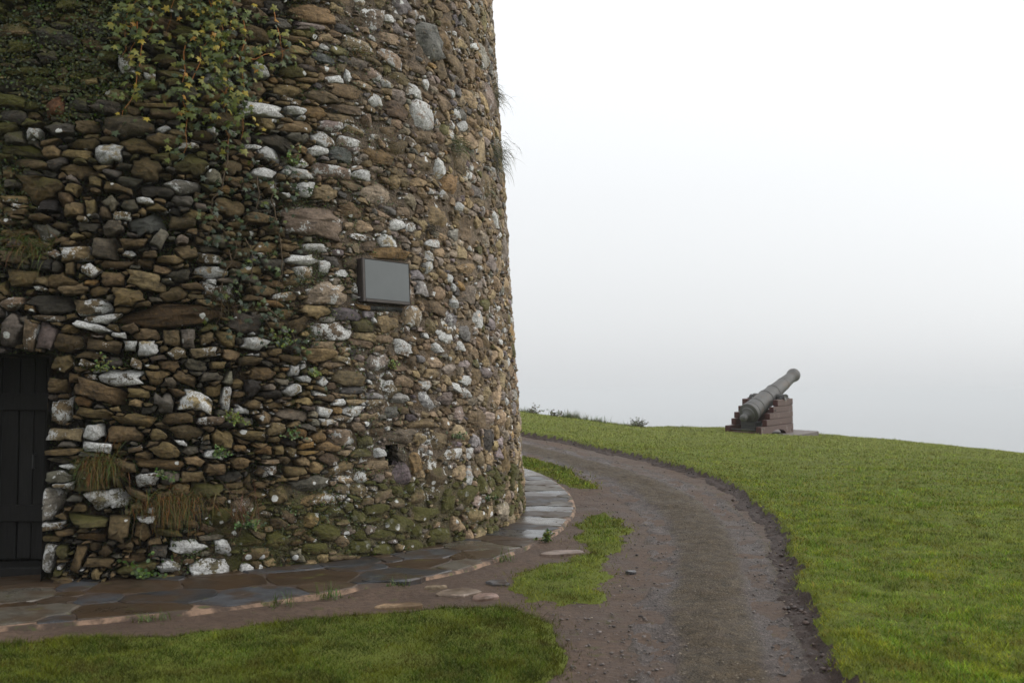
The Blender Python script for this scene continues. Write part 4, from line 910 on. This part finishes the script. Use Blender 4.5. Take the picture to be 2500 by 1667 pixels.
# ------------------------------------------------------------------ plants on the wall
def leaf_shape(n=1):
    p = [(0, 0), (.22, -.16), (.58, -.08), (.32, .22), (.64, .52), (.20, .52), (0, 1.05), (-.20, .52), (-.64, .52), (-.32, .22), (-.58, -.08), (-.22, -.16)]
    V = [(x, y, -.25 * abs(x) + .08 * math.sin(6 * y)) for x, y in p] + [(0, .38, .06)]
    return V, [(i, (i + 1) % 12, 12) for i in range(12)]
LV, LF = leaf_shape()
def leaf_mesh(name, col):
    c = np.tile((*col, 1), (13, 1)); c[12, :3] *= .85
    return mesh(name, np.array(LV) * .9, LF, M_leaf, True, {'Col': c})
def wall_frame(s_, z_):
    th = s_ / 5.0
    return Vector((math.sin(th), -math.cos(th), .07)).normalized(), Vector((math.cos(th), math.sin(th), 0)), Vector((0, 0, 1))
def leaf_matrix(s_, z_, d_, size, tip=None):
    n_, t_, u_ = wall_frame(s_, z_)
    nn_ = (n_ + Vector((random.gauss(0, .38), random.gauss(0, .38), random.gauss(.25, .35)))).normalized()
    ang = tip if tip is not None else random.gauss(-math.pi / 2, .8)
    y_ = t_ * math.cos(ang) + u_ * math.sin(ang); y_ = (y_ - nn_ * y_.dot(nn_)).normalized(); x_ = y_.cross(nn_)
    p = Vector(T(np.array(s_), np.array(z_), np.array(d_)).tolist()) + Vector((TC[0], TC[1], 0))
    M = Matrix((x_, y_, nn_)).transposed().to_4x4(); M.translation = p
    return M @ Matrix.Scale(size, 4)

def ivy(name, label, stems, nper, size, palette, weights, seed, mstem, root):
    random.seed(seed)
    base = Vector(T(np.array(root[0]), np.array(root[1]), np.array(0.0)).tolist()) + Vector((TC[0], TC[1], 0))
    o = empty(name, base); tag(o, label, 'ivy')
    mats = [leaf_mesh('leaf', c) for c in palette]
    pts = []; inv = Matrix.Translation(-base)
    for (s0, z0, s1, z1, wig) in stems:
        n_ = max(4, int(math.hypot(s1 - s0, z1 - z0) / .09)); q = []; off = 0
        for i in range(n_ + 1):
            f_ = i / n_; off += random.gauss(0, wig * 1.7)
            s_, z_ = s0 + (s1 - s0) * f_ + off, z0 + (z1 - z0) * f_ + random.gauss(0, .015)
            d_ = .045 + random.uniform(-.02, .03); q.append((s_, z_, d_))
        P = [tuple(inv @ (Vector(T(np.array(a), np.array(b_), np.array(c_)).tolist()) + Vector((TC[0], TC[1], 0)))) for a, b_, c_ in q]
        b = MB(); b.tube(P, [.007 - .005 * i / n_ for i in range(n_ + 1)], 5); b.build('stem', mstem, o, True)
        pts += q
    ML = []
    for (s_, z_, d_) in pts:
        for _ in range(np.random.poisson(nper)):
            sp = abs(random.gauss(0, .10)) * random.choice((-1, 1))
            ML.append((leaf_matrix(s_ + sp, z_ + random.gauss(0, .09), d_ + random.uniform(.01, .10), size * random.uniform(.6, 1.35)), random.choices(range(len(palette)), weights)[0]))
    random.shuffle(ML)
    for M, ci in ML[:290]:
        l = link('leaf', mats[ci], o); l.matrix_local = inv @ M
    if len(ML) > 290:
        V = []; Fc = []; cl = []
        LVv = [Vector(v) * .9 for v in LV]
        for M, ci in ML[290:]:
            k = len(V); V += [tuple(inv @ (M @ v)) for v in LVv]; Fc += [(a + k, b_ + k, c_ + k) for a, b_, c_ in LF]; cl += [(*palette[ci], 1)] * 13
        f_ = link('foliage', mesh('foliage', V, Fc, M_leaf, True, {'Col': np.array(cl)}), o); tag(f_, kind='stuff')
    return o
PAL_A = [(.060, .085, .012), (.10, .125, .014), (.17, .165, .016), (.32, .24, .016), (.34, .17, .012), (.030, .050, .010)]
stA = [(1.55 + .14 * i + random.uniform(-.05, .05), 6.0 + random.uniform(0, .6), 1.45 + .15 * i + random.uniform(-.2, .2), random.uniform(4.15, 4.8), .02) for i in range(9)]
stA += [(1.65, 4.9, 1.62, 4.0, .02), (2.05, 4.8, 1.95, 3.75, .02), (2.45, 5.0, 2.5, 3.85, .015), (2.6, 5.1, 2.55, 3.95, .015), (2.3, 4.9, 2.2, 4.1, .02), (2.6, 4.7, 3.1, 4.9, .01), (2.9, 5.2, 3.0, 4.75, .01)]
np.random.seed(3)
ivy('ivy', 'yellowing ivy trailing over the upper wall with orange runners', stA, 5.5, .058, PAL_A, [.30, .30, .19, .08, .02, .20], 5, M_stem, (2.2, 4.2))
PAL_B = [(.018, .034, .012), (.030, .050, .012), (.055, .085, .012), (.10, .125, .015)]
stB = [(2.5, 3.9, 2.35, 2.9, .02), (2.75, 3.7, 2.55, 2.5, .02), (2.9, 3.6, 2.85, 2.2, .02), (2.6, 3.0, 3.05, 2.0, .02), (2.45, 2.9, 2.5, 2.1, .02), (3.0, 3.7, 3.2, 3.5, .02), (2.8, 2.4, 2.95, 1.75, .02), (2.3, 3.3, 2.7, 2.7, .02)]
ivy('ivy', 'dark green ivy creeping in the deep joints beneath the yellow ivy', stB, 2.6, .047, PAL_B, [.45, .32, .16, .07], 9, M_stem_b, (2.7, 1.8))

# moss and tiny creeping leaves in the joints and over the shaded corner
def moss():
    n = 560000
    s_ = rng.uniform(-1.5, 7.4, n); z_ = rng.uniform(.05, 7.0, n)
    f1 = fbm(s_, z_, 1.5, 131); f2 = fbm(s_, z_, 6, 137)
    p = .06 + .60 * sstep(.48, .60, f2) * (1 - sstep(3.0, 4.4, s_))
    topl = sstep(3.75, 4.3, z_ + (f1 - .5) * 1.0) * (1 - sstep(1.3, 2.2, s_ + (f1 - .5) * .8))
    topl = np.maximum(topl, sstep(2.55, 2.75, z_) * (1 - sstep(.60, 1.0, s_ + (f2 - .5) * .7)) * .75)
    p = np.maximum(p, topl * sstep(.30, .48, f2))
    p *= np.where(s_ > 4.4, .12, 1)
    ok = (rng.random(n) < p) & ~inrect(s_, z_, DOOR) & ~inrect(s_, z_, HOLE) & ~inrect(s_, z_, PLQ); s_, z_, topl, f1 = s_[ok], z_[ok], topl[ok], f1[ok]; n = len(s_)
    d_ = -rec(s_, z_) + .01 + rng.random(n) * (.035 + .15 * topl)
    th = s_ / 5.0; P = T(s_, z_, d_) + np.array([TC[0], TC[1], 0])
    N = np.stack([np.sin(th), -np.cos(th), np.full(n, .5)], 1) + rng.normal(0, .45, (n, 3)); N /= np.linalg.norm(N, axis=1)[:, None]
    U = np.cross(N, rng.normal(0, 1, (n, 3))); U /= np.linalg.norm(U, axis=1)[:, None]; Vv = np.cross(N, U)
    sz = (rng.uniform(.007, .017, n) * (1 + .6 * topl))[:, None]
    V = np.stack([P - U * sz * .5, P + Vv * sz, P + U * sz * .5, P - Vv * sz * .6], 1).reshape(-1, 3)
    pal = np.array([(.020, .032, .003), (.040, .056, .004), (.070, .074, .006), (.055, .105, .008), (.09, .068, .010)])
    c = pal[rng.choice(5, n, p=[.33, .3, .2, .11, .06])] * rng.uniform(.6, 1.3, (n, 1))
    col = np.ones((n, 4, 4)); col[..., :3] = c[:, None, :]
    o = link('moss', mesh('moss', V, np.arange(4 * n, dtype=np.int32).reshape(-1, 4), M_leaf, False, {'Col': col.reshape(-1, 4)}))
    tag(o, 'dark moss and tiny creeping leaves over the shaded stones and joints', 'moss', kind='stuff')
moss()

def ribbon(V, Fc, cl, p, d, n_, length, width, droop, col, seg=4):
    """one arching blade"""
    p = Vector(p); d = Vector(d).normalized(); side = d.cross(Vector(n_)).normalized() if abs(d.dot(Vector(n_))) < .98 else Vector((1, 0, 0))
    k = len(V)
    for i in range(seg + 1):
        f_ = i / seg; w_ = width * (1 - f_ ** 1.5) * .5 + .0004
        V.append(tuple(p - side * w_)); V.append(tuple(p + side * w_)); cl += [(*[q * (.7 + .5 * f_) for q in col], 1)] * 2
        d = (d + Vector((0, 0, -droop / seg))).normalized(); p = p + d * (length / seg)
    for i in range(seg): Fc.append((k + 2 * i, k + 2 * i + 1, k + 2 * i + 3, k + 2 * i + 2))

def tuft(label, pos, nrm, n_, length, width, droop, pal, spread, along=(0, 0, 0), up=.8, name='grass_tuft', cat='grass tuft', group=None, seed=0):
    random.seed(seed + int(pos[0] * 100))
    V, Fc, cl = [], [], []
    nv = Vector(nrm).normalized()
    for _ in range(n_):
        q = Vector(along) * max(-1.3, min(1.3, random.gauss(0, .55))) + Vector((random.gauss(0, spread), random.gauss(0, spread), random.gauss(0, spread * (1.1 if abs(nrm[2]) < .5 else .3))))
        d = nv * random.uniform(.2, 1) + Vector((random.gauss(0, .65), random.gauss(0, .65), up + random.gauss(0, .55)))
        ribbon(V, Fc, cl, q, d, nv, length * (.25 + .95 * random.random() ** 1.6), width * random.uniform(.6, 1.3), droop * random.uniform(.5, 1.5), [c * random.uniform(.65, 1.3) for c in random.choice(pal)])
    o = link(name, mesh(name, V, Fc, M_leaf, False, {'Col': np.array(cl)}), None, pos)
    return tag(o, label, cat, group)
def wp(s_, z_, d_=.0): return tuple((T(np.array(s_), np.array(z_), np.array(d_)) + np.array([TC[0], TC[1], 0])).tolist())
def wnr(s_): return (math.sin(s_ / 5), -math.cos(s_ / 5), 0)
DRY = [(.20, .085, .014), (.13, .060, .012), (.085, .075, .012), (.22, .11, .022)]
MIXG = [(.10, .085, .014), (.055, .075, .012), (.17, .09, .018), (.09, .10, .014)]
GRN = [(.06, .09, .015), (.10, .13, .03), (.13, .14, .05), (.045, .065, .015)]
STRAW = [(.17, .095, .042), (.12, .065, .028), (.22, .13, .06)]
GREY = [(.12, .125, .06), (.16, .145, .075), (.09, .09, .045)]
def al(s_, k): return (math.cos(s_ / 5) * k, math.sin(s_ / 5) * k, 0)
tuft('drooping orange and green grass tuft between white stones beside the doorway', wp(1.42, .98, .02), wnr(1.4), 800, .26, .0038, 2.2, MIXG + GRN[:2] + DRY[:2], .05, al(1.4, .13), .7, seed=1)
tuft('wide curtain of rusty orange grass hanging above the pale foundation stones', wp(2.0, .66, .02), wnr(2.0), 1200, .24, .0038, 2.3, DRY + MIXG[:2] + MIXG[:1], .05, al(2.0, .26), .5, seed=2)
tuft('dry straw coloured stalks standing against the lower wall', wp(2.58, .48, .05), wnr(2.58), 70, .40, .004, .6, STRAW, .035, al(2.6, .10), 1.9, seed=3)
tuft('spiky grass tuft sticking out near the top of the tower silhouette', wp(7.08, 5.42, .0), wnr(7.1), 420, .26, .005, 2.6, GREY, .05, al(7.1, .12), .1, seed=4)
tuft('largest shaggy grass tuft on the tower silhouette, below the spiky one', wp(6.92, 4.62, .0), wnr(6.9), 650, .27, .005, 2.8, GREY + GRN[:1], .09, al(6.9, .18), .1, seed=5)
tuft('green grass tuft on the wall inward of the shaggy silhouette tuft', wp(5.5, 4.40, .0), wnr(5.5), 200, .22, .006, 2.0, GRN[:2] + GREY[:1], .05, al(5.5, .10), .5, seed=6)
tuft('small dark brown tuft below the large tan block near the lichen', wp(4.86, 3.36, .0), wnr(4.86), 130, .15, .006, 1.6, [(.03, .026, .016), (.05, .042, .02)], .03, al(4.9, .05), .5, seed=7)
tuft('small yellow green grass tuft under two long white stones', wp(3.92, 5.06, .0), wnr(3.92), 110, .16, .006, 2.0, MIXG, .03, al(3.9, .07), .5, seed=8)
tuft('brown withered grass in the dark hollow over the long brown slab', wp(2.42, 2.38, -.02), wnr(2.42), 150, .22, .005, 1.4, [(.09, .052, .016), (.05, .04, .012)], .04, al(2.4, .12), .9, seed=9)
tuft('yellowish grass clump on a ledge high over the doorway', wp(.78, 2.84, .0), wnr(.78), 240, .24, .006, 1.8, MIXG, .05, al(.8, .16), .8, seed=10)
tuft('faint green tuft on the bare edge of the wall lower than the shaggy tuft', wp(6.35, 4.05, .0), wnr(6.35), 120, .16, .006, 2.0, GRN[:1] + GREY, .05, al(6.4, .08), .5, seed=11)

def weed(label, pos, nrm, nst, size, leaf, pal, seed, flat=.0, name='weed', cat='weed'):
    """small leafy plant: stems with leaves"""
    random.seed(seed)
    o = empty(name, pos); tag(o, label, cat)
    nv = Vector(nrm); V, Fc, cl = [], [], []
    sb = MB()
    for _ in range(nst):
        d = (nv * random.uniform(.3, 1) + Vector((random.gauss(0, .6), random.gauss(0, .6), random.uniform(.1, 1.2) - flat))).normalized()
        p = Vector((random.gauss(0, size * .12), random.gauss(0, size * .12), 0)); L_ = size * random.uniform(.5, 1.1); pts = [tuple(p)]
        for i in range(4):
            p = p + d * L_ / 4; d = (d + Vector((0, 0, -.12))).normalized(); pts.append(tuple(p))
            for _k in range(3):
                n2 = (nv + Vector((random.gauss(0, .5), random.gauss(0, .5), random.gauss(.6, .4)))).normalized()
                y_ = Vector((random.gauss(0, 1), random.gauss(0, 1), random.gauss(-.2, .6))); y_ = (y_ - n2 * y_.dot(n2)).normalized(); x_ = y_.cross(n2)
                sz = leaf * random.uniform(.6, 1.3); c = [q * random.uniform(.7, 1.25) for q in random.choice(pal)]; k = len(V)
                for (a, b_) in ((0, 0), (.38, .45), (.22, .85), (0, 1), (-.22, .85), (-.38, .45)):
                    V.append(tuple(p + x_ * a * sz + y_ * b_ * sz)); cl.append((*c, 1))
                Fc.append(tuple(range(k, k + 6)))
        sb.tube(pts, .0022, 4)
    sb.build('stem', M_stem_b, o)
    f_ = link('foliage', mesh('foliage', V, Fc, M_leaf, False, {'Col': np.array(cl)}), o); tag(f_, kind='stuff')
    return o
WG = [(.055, .10, .016), (.085, .14, .020), (.035, .065, .014)]
WY = [(.12, .16, .014), (.09, .13, .014), (.15, .17, .02)]
for i, (lab, s_, z_, sz, nst, lf_, pal) in enumerate([
    ('leafy green weed at the wall foot beside the pale foundation stones', 1.80, .04, .24, 16, .035, WG),
    ('bright green sprig under a flat brown stone above the rusty grass', 1.98, .86, .13, 10, .030, WG),
    ('yellow green clump under the narrow upright white stone', 2.50, 1.34, .17, 16, .022, WY),
    ('fresh green sprig by the white slab near the dark ivy', 2.98, 2.03, .18, 14, .026, WG + WY),
    ('vivid green tuft of leaves among white lichen flakes low on the wall', 3.28, 1.77, .10, 12, .022, WY),
    ('trailing green sprig above the round white stone over the big block', 3.10, 3.76, .20, 14, .028, WG + WY),
    ('tiny bright sprig below the plaque on the flush masonry', 4.16, 1.86, .10, 9, .022, WY),
    ('small green weed near the wall foot where the tower turns away', 5.78, .40, .14, 10, .028, WG),
    ('dark leafy clump under the dry straw stalks', 2.62, .42, .20, 16, .028, WG),
    ('mossy green sprig beside the top corner of the doorway', 1.42, 1.80, .15, 14, .020, WY + WG),
    ('green clump in the joint among small orange stones', 3.05, 1.20, .16, 14, .024, WG),
    ('green clump in the joint by the pointed grey stone', 2.36, 1.05, .15, 12, .024, WG),
    ('green sprig over the dark square putlog hole', 5.15, 1.12, .13, 9, .024, WG),
]):
    weed(lab, wp(s_, z_, .0), wnr(s_), nst, sz, lf_, pal, 100 + i)
weed('low leafy weed at the outer edge of the paving beside the pink flag', (.36, 10.78, float(gz(.36, 10.78)) + .02), (0, 0, .3), 18, .12, .035, WY + WG, 150)
for i, (lab, x_, y_, sz) in enumerate([('bright grass sprig on the paving edge nearest the doorway', -2.55, 7.08, .10), ('bright grass sprig at the paving edge before the dark slate', -1.75, 7.58, .13), ('bright grass sprig at the paving edge beside the dark slate', -1.42, 7.86, .13), ('small weed in the paving edge past the dark slate', -.95, 8.33, .09), ('mossy clump under the raised paving edge', -.08, 9.62, .15)]):
    tuft(lab, (x_, y_, float(gz(x_, y_)) + .005), (0, 0, 1), 70, sz, .006, .8, [(.09, .13, .014), (.06, .10, .012)], sz * .35, (.08, .02, 0), .6, seed=200 + i)

# rough growth along the crest
def crest(xp, y_): return float(gz(xp, y_)) + .06
SH = [(.080, .105, .032), (.115, .125, .045), (.085, .055, .036)]
weed('straggly bush with a raised stem on the crest next to the tower', (.62, 29.3, crest(.62, 29.3)), (0, 0, .4), 30, .36, .05, SH, 301, name='shrub', cat='bush')
weed('rounded green bush alone on the crest between tower and cannon', (3.75, 29.8, crest(3.75, 29.8)), (0, 0, .4), 70, .36, .05, SH, 302, .2, name='shrub', cat='bush')
weed('low sprawling bush on the crest beside the grassy hummock', (1.22, 29.4, crest(1.22, 29.4)), (0, 0, .2), 10, .30, .07, SH, 303, .3, name='shrub', cat='bush')
RG = [(.12, .145, .06), (.09, .12, .04), (.15, .155, .075)]
for i, (lab, x_, n_, ln_, al_) in enumerate([('pale feathery grass hummock on the crest near the tower', 1.65, 1100, .30, .42), ('thin tall grass clump on the crest past the hummock', 2.45, 420, .24, .3), ('short ragged grass clump beside the rounded green bush', 3.25, 300, .16, .3), ('shaggy grass hugging the tower edge on the crest', .25, 420, .24, .25), ('sparse grass clump on the crest before the cannon', 4.9, 220, .13, .4)]):
    tuft(lab, (x_, 29.4, crest(x_, 29.4)), (0, 0, 1), n_, ln_, .014, .9, RG, .06, (al_, 0, 0), .9, seed=320 + i)
tuft('grass clump at the outer corner of the concrete slab', (8.45, 27.9, crest(8.45, 27.9)), (0, 0, 1), 260, .20, .013, .9, MIXG + RG, .08, (.35, -.1, 0), .9, seed=340)

# loose stones lying outside the paving
def slabstone(label, x_, y_, a, b_, h, rz, col, wet, seed, tilt=0.0):
    rs = np.random.default_rng(seed); nB = 11
    ph = np.linspace(0, 2 * np.pi, nB, endpoint=False); rr = rs.uniform(.75, 1.1, nB)
    V = []
    for sc_, hz in ((1.0, -.05), (1.0, h * .7), (.9, h)):
        V += [(a * rr[k] * math.cos(ph[k]) * sc_, b_ * rr[k] * math.sin(ph[k]) * sc_, hz + rs.normal(0, .003)) for k in range(nB)]
    V.append((0, 0, h * 1.03))
    Fc = [(q * nB + k, q * nB + (k + 1) % nB, (q + 1) * nB + (k + 1) % nB, (q + 1) * nB + k) for q in (0, 1) for k in range(nB)] + [(2 * nB + k, 2 * nB + (k + 1) % nB, 3 * nB) for k in range(nB)]
    me = mesh('loose_stone', V, Fc, M_flag, False, {'Col': np.tile((*col, 1), (len(V), 1)), 'Aux': np.tile((wet, 0, 0, 1), (len(V), 1))})
    o = link('loose_stone', me, None, (x_, y_, float(gz(x_, y_)) + (.020 if 'oval' in label else .004))); o.rotation_euler = (tilt, 0, rz)
    return tag(o, label, 'stone')
slabstone('pinkish flat stone in the mud by the grass patch', .50, 10.05, .24, .15, .014, .3, (.17, .125, .10), .1, 1)
slabstone('tan flat stone at the edge of the near lawn', -.83, 7.50, .20, .07, .03, .25, (.24, .165, .10), .1, 2)
slabstone('brown embedded stone in the mud before the paving', -.42, 8.02, .22, .15, .025, .5, (.17, .13, .10), .4, 3)
slabstone('grey shard standing in the mud near the paving edge', -.12, 8.45, .11, .05, .022, -.5, (.10, .10, .105), .6, 4, .25)
slabstone('reddish stone half sunk where the mud meets the grass', -.22, 7.85, .14, .10, .025, 1.0, (.21, .14, .115), .3, 5)
slabstone('pale chip of stone beside the brown embedded stone', -.62, 8.22, .10, .035, .03, .2, (.28, .22, .15), .2, 6)
slabstone('dark lump lying in the muddy verge of the path', 1.06, 8.95, .05, .04, .022, .2, (.035, .033, .034), .6, 7)
slabstone('dark grey slate with an oval outline set over the paving edge', -1.02, 8.52, .27, .17, .030, .25, (.040, .042, .046), 1.0, 10)

# ------------------------------------------------------------------ sea mist
b = MB(); b.box(-9000, 9000, -9000, 9000, -75, 9.6)
t = bpy.data.materials.new('mist'); t.use_nodes = True
for q in list(t.node_tree.nodes):
    if q.type == 'BSDF_PRINCIPLED': t.node_tree.nodes.remove(q)
pv = t.node_tree.nodes.new('ShaderNodeVolumePrincipled'); pv.inputs['Color'].default_value = (.79, .805, .815, 1); pv.inputs['Density'].default_value = 0.0008
t.node_tree.links.new(pv.outputs[0], t.node_tree.nodes['Material Output'].inputs['Volume'])
tag(b.build('haze', t), 'pale sea mist hanging over the headland', 'mist', kind='stuff')
